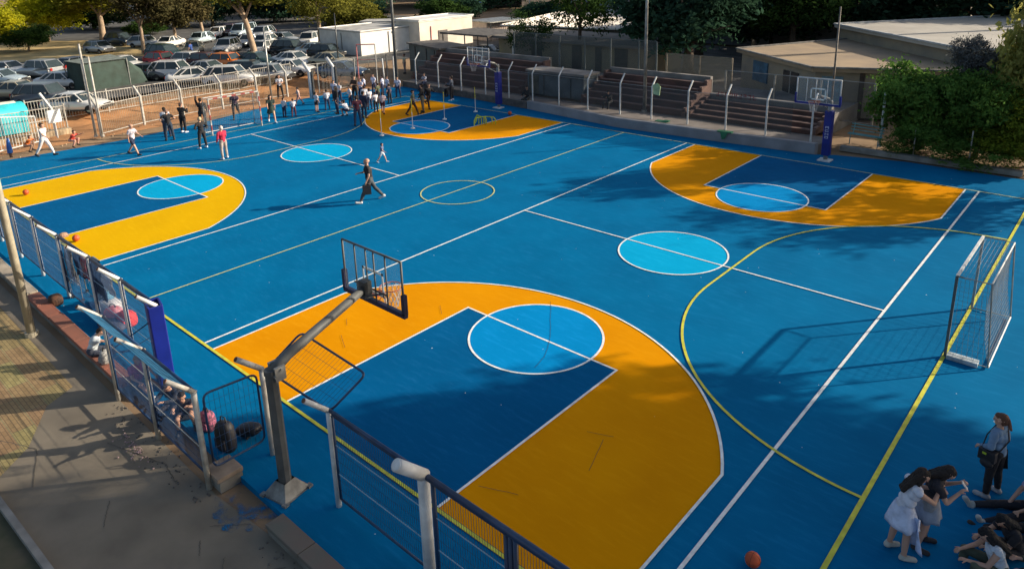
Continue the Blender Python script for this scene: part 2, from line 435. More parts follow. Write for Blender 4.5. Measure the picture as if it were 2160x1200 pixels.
# ---------------------------------------------------------------- shared metals and paints
galv = mat('galvanised_steel', (0.33, 0.34, 0.33), rough=0.45, metal=0.6, var=0.15, scale=3)
wpost = mat('white_painted_steel', (0.62, 0.64, 0.64), rough=0.45, var=0.09, scale=4, detail=10)
wpost_s = mat('worn_white_steel', (0.52, 0.53, 0.50), rough=0.5, c2=(0.33, 0.30, 0.26), scale=5, detail=12)
navy = mat('navy_steel', (0.016, 0.045, 0.115), rough=0.4, var=0.15, scale=4)
lblue = mat('pale_blue_wire', (0.20, 0.33, 0.45), rough=0.5, var=0.1)
dgreymetal = mat('dark_grey_steel', (0.075, 0.08, 0.082), rough=0.38, metal=0.5, var=0.15, scale=4)
midgrey = mat('grey_pole_steel', (0.105, 0.112, 0.112), rough=0.6, metal=0.15, var=0.15, scale=3, detail=10)
navypad = mat('navy_pad_vinyl', (0.006, 0.018, 0.22), rough=0.42, var=0.12, scale=2)
hollowblack = mat('hollow_shade_black', (0.012, 0.016, 0.05), rough=0.5)
rust = mat('rusty_steel', (0.16, 0.08, 0.05), rough=0.8, var=0.25, scale=6)
black = mat('black', (0.012, 0.012, 0.013), rough=0.6)
netw = mat('white_net', (0.48, 0.45, 0.42), rough=0.8)
nets = mat('grey_net', (0.20, 0.22, 0.23), rough=0.8)

def arm_post(x, y, z0, h, out, r, arm=0.58, m=None, name='post'):
    """post with a 45 degree arm leaning outward (out = unit xy)"""
    g = MB()
    g.tube((x, y, z0), (x, y, z0 + h), r, n=12)
    return g, (x + out[0] * arm * .72, y + out[1] * arm * .72, z0 + h + arm * .72)

def wire_panel(p0, p1, z0, z1, fr, wires, step, wr, rails, rr):
    """welded mesh panel between two xy points; returns frame / wire / rail builders"""
    a = Vector((p0[0], p0[1], 0)); b = Vector((p1[0], p1[1], 0)); d = b - a; n = int(d.length / step)
    F = MB(); Wm = MB(); R = MB()
    c = [a + Vector((0, 0, z0)), b + Vector((0, 0, z0)), b + Vector((0, 0, z1)), a + Vector((0, 0, z1))]
    for i in range(4): F.tube(c[i], c[(i + 1) % 4], fr, n=8)
    for z in [z0 + .2 * k for k in range(1, int((z1 - z0) / .2))]: Wm.tube(a + Vector((0, 0, z)), b + Vector((0, 0, z)), wr * .8, n=3, cap=False)
    for i in range(1, n):
        q = a + d * (i / n)
        Wm.tube(q + Vector((0, 0, z0)), q + Vector((0, 0, z1)), wr, n=3, cap=False)
    for z in rails: R.tube(a + Vector((0, 0, z)), b + Vector((0, 0, z)), rr, n=6)
    return F, Wm, R

slope_blue = mat('slope_blue', (0.03, 0.14, 0.27), rough=.5)
def near_fence(label, xs, y, rbig=None, h=1.95, postm=wpost, skip_first=False, slant=False):
    t = thing('court_fence', label, 'fence', ((xs[0] + xs[-1]) / 2, y, 0)); cx = (xs[0] + xs[-1]) / 2
    for i, x in enumerate(xs):
        r = (rbig or {}).get(i, 0.052)
        if r is None: continue
        z0 = -0.13
        g = MB(); g.tube((x - cx, 0, z0), (x - cx, 0, h - .02), r, n=14)
        g.build('post', postm, t, smooth=True)
        k = 0.62 if r > .08 else 0.58
        tip = (x - cx, -k * .74, h + k * .7)
        g = MB(); g.tube((x - cx, 0.03, h - .05), tip, r * (1.02 if r > .08 else .88), n=14); g.build('arm', postm, t, smooth=True)
        g = MB(); v = Vector(tip) - Vector((x - cx, 0, h)); v.normalize(); g.tube(tip, Vector(tip) + v * .012, r * .8, n=12); g.build('end_cap', rust if r < .08 else postm, t)
    for i in range(len(xs) - 1):
        F, Wm, R = wire_panel((xs[i] + .09 - cx, 0), (xs[i + 1] - .09 - cx, 0), 0.2, h - .06, 0.022, None, 0.05, 0.004, (0.72, 1.3), 0.009)
        F.tube((xs[i] - cx, 0, h), (xs[i + 1] - cx, 0, h), .034, n=10)
        p = F.build('panel_frame', navy, t, smooth=True)
        Wm.build('mesh_wires', navy, p); R.build('rail', lblue if postm is wpost else wpost_s, p)
        if slant:
            S = MB(); x0, x1 = xs[i] + .05 - cx, xs[i + 1] - .05 - cx; n = int((x1 - x0) / .04)
            for k in range(n + 1): x = x0 + (x1 - x0) * k / n; S.tube((x, -.02, h), (x, -.38, h + .36), .0045, n=3, cap=False)
            for k in range(1, 6): S.tube((x0, -.075 * k, h + .07 * k), (x1, -.075 * k, h + .07 * k), .0045, n=3, cap=False)
            S.build('sloping_mesh', slope_blue, t)
    return t
near_fence('fence run with sloping white arms on the far left, behind the bags and trolley', [-23.3, -21.05, -18.8, -16.55, -14.3, -11.95, -9.5, -7.35, -5.1], -1.25, slant=False)
near_fence('fence run on the path edge with seated children behind it, left of the gate', [-5.6, -3.5, -1.3], -2.25, postm=wpost_s, slant=True)
# the run at the right with the large white post
t = near_fence('fence run right of the near hoop pole with one thick white post', [1.05, 3.45], -1.02, {1: 0.095})
g = MB(); g.tube((0, 0, 1.93), (5.4, 0, 1.93), 0.045, n=12)
g2 = g
t2 = thing('court_fence', 'navy mesh fence at the bottom edge, beyond the thick white post', 'fence', (3.6, -1.02, 0))
for (a, b) in ((0.06, 1.50), (1.66, 3.5), (3.62, 5.4)):
    F, Wm, R = wire_panel((a, 0), (b, 0), 0.12, 1.9, 0.035, None, 0.05, 0.004, (0.72, 1.3), 0.009)
    p = F.build('panel_frame', navy, t2, smooth=True); Wm.build('mesh_wires', navy, p); R.build('rail', lblue, p)
g = MB(); g.tube((-.05, 0, 1.94), (5.4, 0, 1.94), 0.05, n=12); g.build('top_rail', navy, t2, smooth=True)
g = MB(); g.tube((1.58, 0, -.1), (1.58, 0, 1.9), 0.04, n=12); g.build('post', navy, t2, smooth=True)
# gate: fixed return leaf, gate post, canopy leaf
def mesh_leaf(name, label, pts, loc=(0, 0, 0), step=0.09, cat='gate'):
    t = thing(name, label, cat, loc)
    P = [Vector(p) for p in pts]
    F = MB(); m = []
    n = 4
    for i in range(4):     # rounded corners
        p = P[i]; a = (P[i - 1] - p).normalized() * .14; b = (P[(i + 1) % 4] - p).normalized() * .14
        for k in range(5):
            tt = k / 4; m.append(p + a * (1 - tt) ** 2 + b * tt ** 2)
    F.path(m + [m[0]], 0.021, n=8); F.build('gate_frame', navy, t, smooth=True)
    Wm = MB(); nn = int((P[1] - P[0]).length / step); mm_ = int((P[2] - P[1]).length / step)
    for i in range(1, nn):
        k = i / nn; Wm.tube(P[0].lerp(P[1], k), P[3].lerp(P[2], k), 0.0035, n=3, cap=False)
    for i in range(1, mm_ // 2):
        k = i / (mm_ // 2); Wm.tube(P[0].lerp(P[3], k), P[1].lerp(P[2], k), 0.0035, n=3, cap=False)
    Wm.build('mesh_wires', navy, t)
    return t
mesh_leaf('mesh_gate', 'dark blue mesh gate leaf closing the gap between the path fence and the gate post', [(0, -1.02, .32), (0, 0, .32), (0, 0, 1.78), (0, -1.02, 1.86)], (-1.2, -1.12, 0))
mesh_leaf('overhead_mesh_frame', 'tilted rounded mesh frame over the gate opening behind the hoop pole', [(-1.0, 0, 1.88), (1.05, 0, 1.9), (1.3, .62, 2.42), (-.8, .68, 2.44)], (0, -1.0, 0), cat='mesh frame')
t = thing('gate_post', 'white gate post with an arm leaning to the left of the hoop pole', 'post', (-1.1, -1.05, 0))
MB().tube((0, 0, -.1), (0, 0, 1.9), .052, n=14).build('upright', wpost_s, t, smooth=True)
MB().tube((0, .02, 1.87), (-.05, -.43, 2.27), .053, n=14).build('arm', wpost_s, t, smooth=True)
MB().tube((-.05, -.43, 2.27), (-.051, -.44, 2.28), .045, n=12).build('end_cap', rust, t)
t = thing('fence_brace', 'thin blue rail joining the path fence to the blue pad', 'rail', (-5.4, -1.7, 0))
MB().tube((-.2, -.55, 1.1), (.25, .5, 1.75), .014, n=6).build('upper_rail', navy, t); MB().tube((-.2, -.55, .9), (.0, .5, 1.2), .01, n=6).build('lower_rail', lblue, t)

# ---------------------------------------------------------------- basketball hoops
def glass_mat():
    m = bpy.data.materials.new('clear_acrylic'); m.use_nodes = True; t = m.node_tree; b = t.nodes['Principled BSDF']
    b.inputs['Base Color'].default_value = (0.75, 0.85, 0.9, 1); b.inputs['Roughness'].default_value = 0.12; b.inputs['Alpha'].default_value = 0.07
    return m
acry = glass_mat()
rimm = mat('rim_orange', (0.42, 0.10, 0.04), rough=0.4)
def net(t, c, r=0.225, ln=0.42):
    g = MB(); n = 12
    for s in (1, -1):
        for i in range(n):
            pts = []
            for k in range(7):
                q = k / 6; a = 2 * math.pi * (i + s * q * 2.0) / n; rr = r * (1 - .45 * q ** .7)
                pts.append((c[0] + rr * math.cos(a), c[1] + rr * math.sin(a), c[2] - ln * q))
            g.path(pts, 0.006, n=4, cap=False)
    g.build('net', netw, t)
def backboard(t, yb, dirn, z0=2.9, z1=3.95, hw=0.9, frame=midgrey, padm=navypad, verts=(-.45, -.1, .2, .5), white=False):
    """board in the XZ plane at local y=yb, hoop on the dirn side"""
    F = MB(); r = 0.022 if not white else 0.03
    for a, b in (((-hw, z0), (hw, z0)), ((hw, z0), (hw, z1)), ((hw, z1), (-hw, z1)), ((-hw, z1), (-hw, z0))):
        F.tube((a[0], yb, a[1]), (b[0], yb, b[1]), r, n=8)
    for x in verts: F.tube((x, yb - dirn * .03, z0), (x, yb - dirn * .03, z1), 0.016, n=8)
    fr = F.build('board_frame', frame, t, smooth=True)
    MB().box((0, yb, (z0 + z1) / 2), (2 * hw, .012, z1 - z0)).build('board_panel', acry, t)
    q = MB()
    for a, b in (((-.295, z0 + .17), (.295, z0 + .17)), ((.295, z0 + .17), (.295, z0 + .62)), ((.295, z0 + .62), (-.295, z0 + .62)), ((-.295, z0 + .62), (-.295, z0 + .17))):
        c = ((a[0] + b[0]) / 2, yb + dirn * .012, (a[1] + b[1]) / 2); q.box(c, (abs(a[0] - b[0]) + .05, .006, abs(a[1] - b[1]) + .05))
    q.build('target_square', white_l, t)
    if padm:
        P = MB(); P.box((0, yb, z0 - .02), (2 * hw + .1, .09, .09)); P.box((-hw - .02, yb, z0 + .2), (.08, .09, .4)); P.box((hw + .02, yb, z0 + .2), (.08, .09, .4))
        o = P.build('edge_padding', padm, t)
    yc = yb + dirn * .42
    R = MB(); R.ring((0, yc, z0 + .13), .225, .011, 28, 8)
    R.box((0, yb + dirn * .1, z0 + .11), (.2, .2, .03)); R.tube((-.1, yb + dirn * .05, z0 + .02), (-.08, yc - dirn * .2, z0 + .13), .01); R.tube((.1, yb + dirn * .05, z0 + .02), (.08, yc - dirn * .2, z0 + .13), .01)
    R.build('rim', rimm, t, smooth=False)
    net(t, (0, yc, z0 + .13))
t = thing('basketball_hoop', 'near basketball hoop with a bare grey steel pole and long sloping arm', 'basketball hoop', (0, -1.42, 0))
g = MB(); g.path([(0, 0, .02), (0, 0, 2.42)], [.115, .105], n=8); g.tube((0, 0, 2.40), (0, 0, 2.5), .12, n=8)
o = g.build('pole', midgrey, t)
g = MB()
for a in range(4):
    an = a * math.pi / 2 + .2
    d = Vector((math.cos(an), math.sin(an), 0)); e = Vector((math.cos(an + math.pi / 2), math.sin(an + math.pi / 2), 0))
    b0 = d * .30 + e * .30; b1 = d * .30 - e * .30; t0 = d * .12 + e * .12; t1 = d * .12 - e * .12
    g.add([b1, b0, t0 + Vector((0, 0, .26)), t1 + Vector((0, 0, .26))], [(0, 1, 2, 3)])
    g.box(tuple((d + e) * .28 + Vector((0, 0, .02))), (.1, .1, .04), an)
g.box((0, 0, 0.01), (.60, .60, .03), .2)
g.build('base_flange', mat('weathered_zinc', (0.20, 0.205, 0.20), rough=.6, metal=.3, var=.2, scale=5), t)
g = MB(); g.path([(0, -.02, 2.42), (0, .35, 2.62), (0, 2.02, 3.22)], [.10, .092, .078], n=10); g.build('arm', midgrey, t, smooth=True)
g = MB(); g.box((-.1, .12, 2.42), (.05, .2, .3)); g.box((.12, .1, 2.42), (.05, .2, .26)); g.tube((-.16, 0, 2.4), (.18, 0, 2.4), .03); g.tube((-.17, .12, 2.5), (.18, .12, 2.5), .025)
g.build('bracket', galv, t)
g = MB(); g.box((0, 2.08, 3.22), (.2, .16, .34)); g.build('board_mount', dgreymetal, t)
g = MB(); g.tube((0, 1.95, 3.1), (-.42, 2.2, 3.2), .018); g.tube((0, 1.95, 3.1), (.42, 2.2, 3.2), .018); g.tube((-.5, 2.2, 3.18), (.5, 2.2, 3.18), .018); g.build('stay', dgreymetal, t)
backboard(t, 2.26, 1, verts=(-.47, -.12, .12, .47), padm=mat('dark_navy_pad', (0.008, 0.012, 0.045), rough=.5))
def glyphs(t, x, y, z0, facing):
    """four stacked white letters read down the pad"""
    m = mat('letter_white', (0.6, 0.65, 0.75), rough=.6)
    g = MB(); w_ = .075; s = .022
    for k in range(4):
        z = z0 - k * .15; yy = y + facing * .004
        def bar(a, b, c, d): g.box((x + (a + b) / 2, yy, z + (c + d) / 2), (abs(b - a), .006, abs(d - c)))
        if k == 0: bar(-w_, -w_ + s, 0, .1); bar(w_ - s, w_, 0, .1); bar(-w_, w_, .08, .1); bar(-w_, w_, .04, .055)
        elif k == 1: bar(-w_, w_, .08, .1); bar(-w_, -w_ + s, 0, .1); bar(-w_, w_, 0, .02); bar(w_ - s, w_, 0, .05)
        elif k == 2: bar(-w_, -w_ + s, 0, .1); bar(w_ - s, w_, 0, .1); bar(-w_, w_, .045, .06)
        else: bar(-w_, w_, .08, .1); bar(-w_, w_, 0, .02); bar(-w_, -w_ + s, 0, .1); bar(w_ - s, w_, 0, .1)
    return g.build('lettering', m, t)
def far_hoop(x, label, shade=False):
    t = thing('basketball_hoop', label, 'basketball hoop', (x, 25.75, 0))
    MB().tube((0, 0, 0.05), (0, 0, 2.75), .09, n=10).build('pole', galv, t, smooth=True)
    g = MB(); g.box((0, 0, 1.27), (.34, .34, 2.05)); o = g.build('pole_padding', navypad, t)
    md = o.modifiers.new('b', 'BEVEL'); md.width = .04; md.segments = 3
    glyphs(t, 0, -.172, 1.5, -1)
    MB().box((0, -.05, .03), (.55, .5, .05)).build('base_plate', wpost, t)
    MB().path([(0, 0, 2.6), (0, -.3, 2.85), (0, -1.55, 3.2)], [.085, .08, .07], n=8).build('arm', galv, t, smooth=True)
    MB().tube((0, 0, 2.2), (0, -1.55, 3.0), .03).build('strut', galv, t)
    backboard(t, -1.7, -1, frame=wpost, white=True, padm=navypad if not shade else navypad, verts=(-.5, -.12, .35))
    return t
far_hoop(0.15, 'far right basketball hoop with white framed board beside the leafy bush')
far_hoop(-19.95, 'far left basketball hoop standing in front of the terrace steps')
t = thing('post_pad', 'open-topped blue vinyl post pad standing against the near fence', 'post pad', (-5.2, -1.33, 0), -.22)
g = MB()
for s in (-1, 1):
    g.box((s * .235, 0, 1.02), (.05, .30, 2.04)); g.box((0, s * .135, 1.02), (.42, .05, 2.04))
o = g.build('pad_cover', navypad, t); md = o.modifiers.new('b', 'BEVEL'); md.width = .018; md.segments = 3
MB().tube((0, 0, 0), (0, 0, 1.9), .06, n=10).build('inner_post', dgreymetal, t)
MB().box((0, 0, 1.96), (.40, .21, .02)).build('hollow_shade', hollowblack, t)  # near-black slab painted in for the shade inside the open pad

# ---------------------------------------------------------------- goals
def goal(label, x, y0, y1, out, stripes=False):
    t = thing('goal', label, 'goal', (x, (y0 + y1) / 2, 0)); hw = (y1 - y0) / 2; H = 2.04; D0 = 0.67; D1 = 0.85
    g = MB()
    if not stripes:
        g.tube((0, -hw, H), (0, hw, H), .04, n=4); o = g.build('crossbar', wpost, t)
        for s in (-1, 1): MB().tube((0, s * hw, 0.02), (0, s * hw, H), .04, n=4).build('goal_post', midgrey if s < 0 else galv, t)
    else:
        red = mat('goal_red', (0.30, 0.05, 0.05), rough=.6)
        def seg(a, b, n, nm):
            p = None
            for mth, k0 in ((wpost_s, 0), (red, 1)):
                g = MB()
                for k in range(k0, n, 2):
                    A = Vector(a).lerp(Vector(b), k / n); B = Vector(a).lerp(Vector(b), (k + 1) / n); g.tube(A, B, .045, n=6)
                if k0 == 0: p = g.build(nm, mth, t)
                else: g.build('stripe', mth, p)
        seg((0, -hw, H), (0, hw, H), 11, 'crossbar')
        for s in (-1, 1): seg((0, s * hw, 0), (0, s * hw, H), 7, 'goal_post')
    S = MB()
    for s in (-1, 1):
        S = MB(); S.path([(0, s * hw, H), (out * D0, s * hw, H), (out * D1, s * hw, .05), (0, s * hw, .04)], .02, n=6); S.build('side_frame', galv, t)
    pass
    MB().tube((out * D0, -hw, H), (out * D0, hw, H), .02, n=6).build('back_rail', wpost, t); MB().tube((out * D1, -hw, .05), (out * D1, hw, .05), .022, n=6).build('ground_rail', wpost, t)
    N = MB(); r = 0.0032; st = 0.11
    def P(u, v):   # back sheet u across, v 0 top front -> down the back
        y = -hw + 2 * hw * u
        if v < .3: return (out * D0 * v / .3, y, H - .06 * math.sin(math.pi * v / .3))
        q = (v - .3) / .7; return (out * (D0 + (D1 - D0) * q - .10 * math.sin(math.pi * q)), y, H + (.05 - H) * q)
    for i in range(int(2 * hw / st) + 1): N.path([P(i * st / (2 * hw), k / 9) for k in range(10)], r, n=3, cap=False)
    for k in range(1, 27): N.path([P(u / 4, k / 27) for u in range(5)], r, n=3, cap=False)
    for s in (-1, 1):
        for k in range(1, 8): N.tube((out * D0 * k / 8, s * hw, H), (out * D1 * k / 8, s * hw, .04), r, n=3, cap=False)
        for k in range(1, 18):
            z = H * k / 18; N.tube((0, s * hw, z), (out * (D1 + (D0 - D1) * z / H), s * hw, z), r, n=3, cap=False)
    N.build('net', nets, t)
    if not stripes:
        MB().box((out * .35, -hw + .0, .06), (.62, .22, .10)).build('ballast_bag', mat('ballast_white', (0.35, 0.42, 0.47), rough=.8, var=.2, scale=4), t)
goal('white topped goal with grey net on the right side of the court', XG + .02, YC - 1.5, YC + 1.5, 1)
goal('red and white striped goal at the left end of the court', XL, YC - 1.5, YC + 1.5, -1, True)

# ---------------------------------------------------------------- far wall, fences and terraces
ret = mat('grey_render_wall', (0.24, 0.25, 0.27), rough=0.9, var=0.08, scale=1.2, bump=0.2, detail=10)
stone = mat('rough_stone', (0.15, 0.135, 0.12), rough=0.95, c2=(0.08, 0.075, 0.07), scale=3.0, bump=0.6, detail=12)
g = MB(); g.prism([(-18.3, 26.55), (-11, 25.70), (-5, 26.07), (-0.6, 26.47), (-0.55, 26.75), (-5, 26.35), (-11, 25.98), (-18.2, 26.83)], -0.1, 0.5)
tag(g.build('retaining_wall', ret), 'long smooth grey retaining wall under the row of white posts', 'wall')
g = MB(); g.prism([(-31.3, 27.35), (-24, 26.95), (-18.35, 26.55), (-18.25, 26.85), (-24, 27.25), (-31.2, 27.6)], -0.1, 0.42)
tag(g.build('stone_wall', stone), 'rough stone wall behind the crowd of children, left of the grey wall', 'wall')
g = MB(); g.prism([(-31.2, 27.6), (-24, 27.25), (-18.2, 26.85), (-11, 25.98), (-5, 26.35), (-.55, 26.75), (-.5, 28.4), (-31.2, 28.4)], -0.12, 0.40)
struct(g.build('terrace_ground', mat('worn_slab', (0.20, 0.18, 0.165), rough=.95, c2=(0.12, 0.105, 0.095), scale=0.9, bump=.4, detail=12)))
t = thing('post_fence', 'row of white posts with bent arms along the far terraces', 'fence', (-16, 27.0, 0.4))
xsf = [-31.8, -29.3, -26.9, -24.6, -22.3, -20.2, -18.2, -16.1, -13.95, -11.7, -9.65, -7.45, -5.3, -3.2, -1.0]
for x in xsf:
    g = MB(); g.path([(x + 16, 0, 0), (x + 16, 0, 1.78), (x + 16, .42, 2.28)], .045, n=8); g.build('post', wpost, t)
def chain_mat(name, c, sc=26.0, th=0.16):
    m = bpy.data.materials.new(name); m.use_nodes = True; t = m.node_tree; b = t.nodes['Principled BSDF']
    b.inputs['Base Color'].default_value = (*c, 1); b.inputs['Roughness'].default_value = 0.6
    tc = t.nodes.new('ShaderNodeTexCoord'); mp = t.nodes.new('ShaderNodeMapping'); t.links.new(tc.outputs['Object'], mp.inputs[0])
    sp = t.nodes.new('ShaderNodeSeparateXYZ'); t.links.new(mp.outputs[0], sp.inputs[0])
    hs = t.nodes.new('ShaderNodeMath'); hs.operation = 'ADD'; t.links.new(sp.outputs[0], hs.inputs[0]); t.links.new(sp.outputs[1], hs.inputs[1])
    outs = []
    for sg in (1, -1):
        a = t.nodes.new('ShaderNodeMath'); a.operation = 'MULTIPLY_ADD'; t.links.new(sp.outputs[2], a.inputs[0]); a.inputs[1].default_value = sg; t.links.new(hs.outputs[0], a.inputs[2])
        b2 = t.nodes.new('ShaderNodeMath'); b2.operation = 'MULTIPLY'; t.links.new(a.outputs[0], b2.inputs[0]); b2.inputs[1].default_value = sc / 1.414
        fr = t.nodes.new('ShaderNodeMath'); fr.operation = 'FRACT'; t.links.new(b2.outputs[0], fr.inputs[0])
        lt = t.nodes.new('ShaderNodeMath'); lt.operation = 'LESS_THAN'; t.links.new(fr.outputs[0], lt.inputs[0]); lt.inputs[1].default_value = th
        outs.append(lt)
    mx = t.nodes.new('ShaderNodeMath'); mx.operation = 'MAXIMUM'; t.links.new(outs[0].outputs[0], mx.inputs[0]); t.links.new(outs[1].outputs[0], mx.inputs[1])
    t.links.new(mx.outputs[0], b.inputs['Alpha'])
    return m
chain = chain_mat('chain_link', (0.05, 0.068, 0.07), 18, .30)
chain_y = chain_mat('chain_link_old', (0.26, 0.23, 0.17), 18, .34)
chain_b = chain_mat('chain_link_blue', (0.055, 0.07, 0.078), 18, .17)
g = MB(); g.box((0.3, .02, 1.0), (27.5, .012, 1.5)); g.build('chain_link', chain_b, t)
g = MB(); g.tube((-14.8, 0, 1.78), (15, 0, 1.78), .014, n=5); g.build('top_wire', galv, t)

# terraces
red_seat = mat('terrace_steps', (0.135, 0.066, 0.055), rough=0.9, c2=(0.06, 0.042, 0.038), scale=0.7, bump=0.3, detail=12)
seat_edge = mat('terrace_edge', (0.17, 0.105, 0.088), rough=0.9, c2=(0.09, 0.055, 0.048), scale=0.9, bump=0.3, detail=12)
def terrace(label, x0, x1, y0, rows, rise, depth, z0=.40):
    t = thing('terrace_steps', label, 'bleachers', ((x0 + x1) / 2, y0, z0)); ln = x1 - x0; rn = random.Random(int(x0))
    for i in range(rows):
        g = MB(); g.box((0, (i + .5) * depth + (rows - i - 1) * 0, (i + 1) * rise / 2), (ln, depth, (i + 1) * rise)); r_ = g.build('row', red_seat, t)
        g = MB(); g.box((0, i * depth + .14, (i + 1) * rise + .025), (ln - .02, .32, .05)); g.build('seat_edge', seat_edge, r_)
    g = MB()
    for s in (-1, 1):
        g = MB(); g.prism([(s * (ln / 2 + .1) - .1, -.1), (s * (ln / 2 + .1) + .1, -.1), (s * (ln / 2 + .1) + .1, rows * depth + .1), (s * (ln / 2 + .1) - .1, rows * depth + .1)], 0, .25)
        for i in range(rows):
            g.box((s * (ln / 2 + .1), (i + .5) * depth + .05, (i + 1) * rise / 2 + .1), (.18, depth, (i + 1) * rise + .14))
        g.build('side_wall', seat_edge, t)
    g = MB(); g.box((0, rows * depth + .16, rows * rise / 2 + .12), (ln + .2, .28, rows * rise + .36)); g.build('back_wall', conc, t)
    return t
terrace('leftmost flight of reddish terrace steps behind the far left hoop', -31.3, -20.7, 28.5, 5, .34, .62)
terrace('middle flight of reddish terrace steps with a dark seated figure', -15.4, -8.6, 28.5, 5, .30, .60)
terrace('right flight of lower terrace steps behind the drain grilles', -8.1, -1.5, 28.5, 4, .17, .6)
# rooms between the flights
t = thing('terrace_room', 'blue grey walled bay with shuttered front between two flights of steps', 'wall bay', (-18.1, 29.0, .4))
MB().box((0, .8, .72), (4.6, 1.4, 1.44)).build('bay_wall', mat('bay_blue_grey', (0.12, 0.15, 0.17), rough=.9, var=.15, scale=1.2, bump=.2, detail=10), t)
g = MB(); g.box((-.9, .08, .66), (.05, .06, 1.3)); g.box((1.3, .08, .66), (.05, .06, 1.3)); g.box((0.2, .07, 1.32), (4.2, .06, .08)); g.build('bay_trim', dgreymetal, t)
MB().box((-1.75, .085, .62), (.8, .05, 1.2)).build('doorway', mat('stained_panel', (0.10, 0.10, 0.075), rough=.95, var=.3, scale=2, bump=.3), t)
MB().box((0, .85, 1.52), (4.8, 1.7, .14)).build('bay_roof', conc, t)
g = MB(); g.prism([(-34, 31.9), (-20.6, 31.9), (-20.6, 31), (-15.5, 31), (-15.5, 31.6), (-8.4, 31.6), (-8.4, 31.2), (-1.4, 31.2), (-1.4, 36), (-34, 36)], -0.13, .9)
struct(g.build('upper_walkway', conc))
# lettering painted on the riser of the right terrace
cv = mat('faded_red_paint', (0.22, 0.04, 0.05), rough=.9, var=.3, scale=3)
g = MB(); xx = -8.0
rn = random.Random(3)
for i in range(9):
    w_ = .17; x0 = -2.9 + i * .27
    for (a, b, c, d) in rn.sample([(-w_ / 2, -w_ / 2 + .04, 0, .26), (w_ / 2 - .04, w_ / 2, 0, .26), (-w_ / 2, w_ / 2, .22, .26), (-w_ / 2, w_ / 2, 0, .04), (-w_ / 2, w_ / 2, .11, .15)], 3):
        g.box((x0 + (a + b) / 2, 2.38, .86 + (c + d) / 2), (b - a, .01, d - c))
o = g.build('painted_graffiti', cv, [x for x in bpy.data.objects if x.name.startswith('terrace_steps')][-1])

# tall mesh screen along the yard
def screen(label, pts, z0, z1, m, fm=galv):
    t = thing('mesh_screen', label, 'fence', (pts[0][0], pts[0][1], z0)); o0 = Vector((pts[0][0], pts[0][1]))
    for i, p in enumerate(pts):
        q = Vector(p) - o0; MB().tube((q.x, q.y, 0), (q.x, q.y, z1 - z0), .055, n=8).build('post', fm, t)
    g = MB(); f = MB()
    for a, b in zip(pts[:-1], pts[1:]):
        a = Vector(a) - o0; b = Vector(b) - o0
        g.add([(a.x, a.y, .05), (b.x, b.y, .05), (b.x, b.y, z1 - z0), (a.x, a.y, z1 - z0)], [(0, 1, 2, 3)])
        f.tube((a.x, a.y, z1 - z0), (b.x, b.y, z1 - z0), .02, n=6); f.tube((a.x, a.y, .05), (b.x, b.y, .05), .02, n=6)
    g.build('mesh', m, t); f.build('rail', fm, t)
    return t
screen('tall dark grey mesh screen behind the middle terraces', [(-25.2, 33.2), (-23.1, 33.2), (-20.9, 33.2), (-18.7, 33.2), (-16.6, 33.2), (-14.4, 33.2), (-13.1, 33.2)], .9, 3.8, chain, mat('screen_frame', (0.10, 0.125, 0.13), rough=.6, var=.1))
screen('lower rusty straw coloured mesh screen right of the tall one', [(-12.6, 33.6), (-10.3, 33.6), (-8.2, 33.6)], .9, 3.05, chain_y, mat('screen_frame_old', (0.27, 0.23, 0.17), rough=.8, var=.2))
screen('plain wire fence running behind the right hoop', [(-7.9, 32.2), (-5.0, 32.2), (-2.5, 32.2), (0.2, 32.2)], .4, 2.55, chain_b, galv)
# ---------------------------------------------------------------- poles
def pole(name, label, x, y, z0, h, r0, r1, m, head=False, lean=(0, 0), cat='pole', group=None):
    t = thing(name, label, cat, (x, y, z0), group=group)
    MB().path([(0, 0, 0), (lean[0], lean[1], h)], [r0, r1], n=12).build('shaft', m, t, smooth=True)
    MB().tube((0, 0, 0), (0, 0, .12), r0 * 1.5, n=12).build('base_collar', m, t)
    if head:
        MB().tube((lean[0], lean[1], h), (lean[0] + .9, lean[1] - .6, h + .25), .035).build('bracket_arm', m, t)
        MB().box((lean[0] + 1.0, lean[1] - .7, h + .27), (.5, .2, .1), rz=-.6).build('lamp_head', galv, t)
    return t
cream = mat('cream_pole_paint', (0.44, 0.40, 0.30), rough=.55, c2=(0.30, 0.27, 0.20), scale=4, detail=12)
pole('lamp_post', 'tall cream lamp post rising from the near left path', -10.5, -2.62, -.12, 8.5, .105, .07, cream, True, cat='lamp post')
pole('floodlight_pole', 'tall grey floodlight pole behind the crowd of children', -31.4, 26.9, 0, 11, .13, .07, midgrey, True, cat='floodlight pole')
pole('floodlight_pole', 'tall grey floodlight pole in front of the middle terraces', -10.9, 28.3, .4, 11, .11, .06, galv, True, cat='floodlight pole')
pole('flag_pole', 'thin rusty pole behind the far right hoop', -1.5, 31.0, .4, 6.0, .06, .04, mat('dull_pole', (0.16, 0.14, 0.12), rough=.7, var=.2), cat='pole')
pole('tall_pole', 'taller of two bare poles at the left fence near the man in white', -33.3, 6.75, 0, 5.2, .07, .05, wpost_s, cat='pole')
pole('tall_pole', 'shorter of two bare poles at the left fence near the man in white', -33.0, 7.0, 0, 4.5, .06, .05, wpost_s, cat='pole')
pole('tall_pole', 'bare grey pole behind the woman in the dark dress', -34.2, 18.2, 0, 5.0, .07, .05, galv, cat='pole')
pole('tall_pole', 'thin grey pole beside the blue car', -41, 28.5, .4, 4.6, .06, .04, dgreymetal, cat='pole')
pole('tall_pole', 'pale pole far off in front of the dark tree belt', -7.5, 68, 0, 8, .1, .07, galv, cat='pole')
pole('street_lamp', 'white lamp standard in front of the far hedge', -62, 78, 0, 5.5, .08, .06, wpost, cat='lamp')
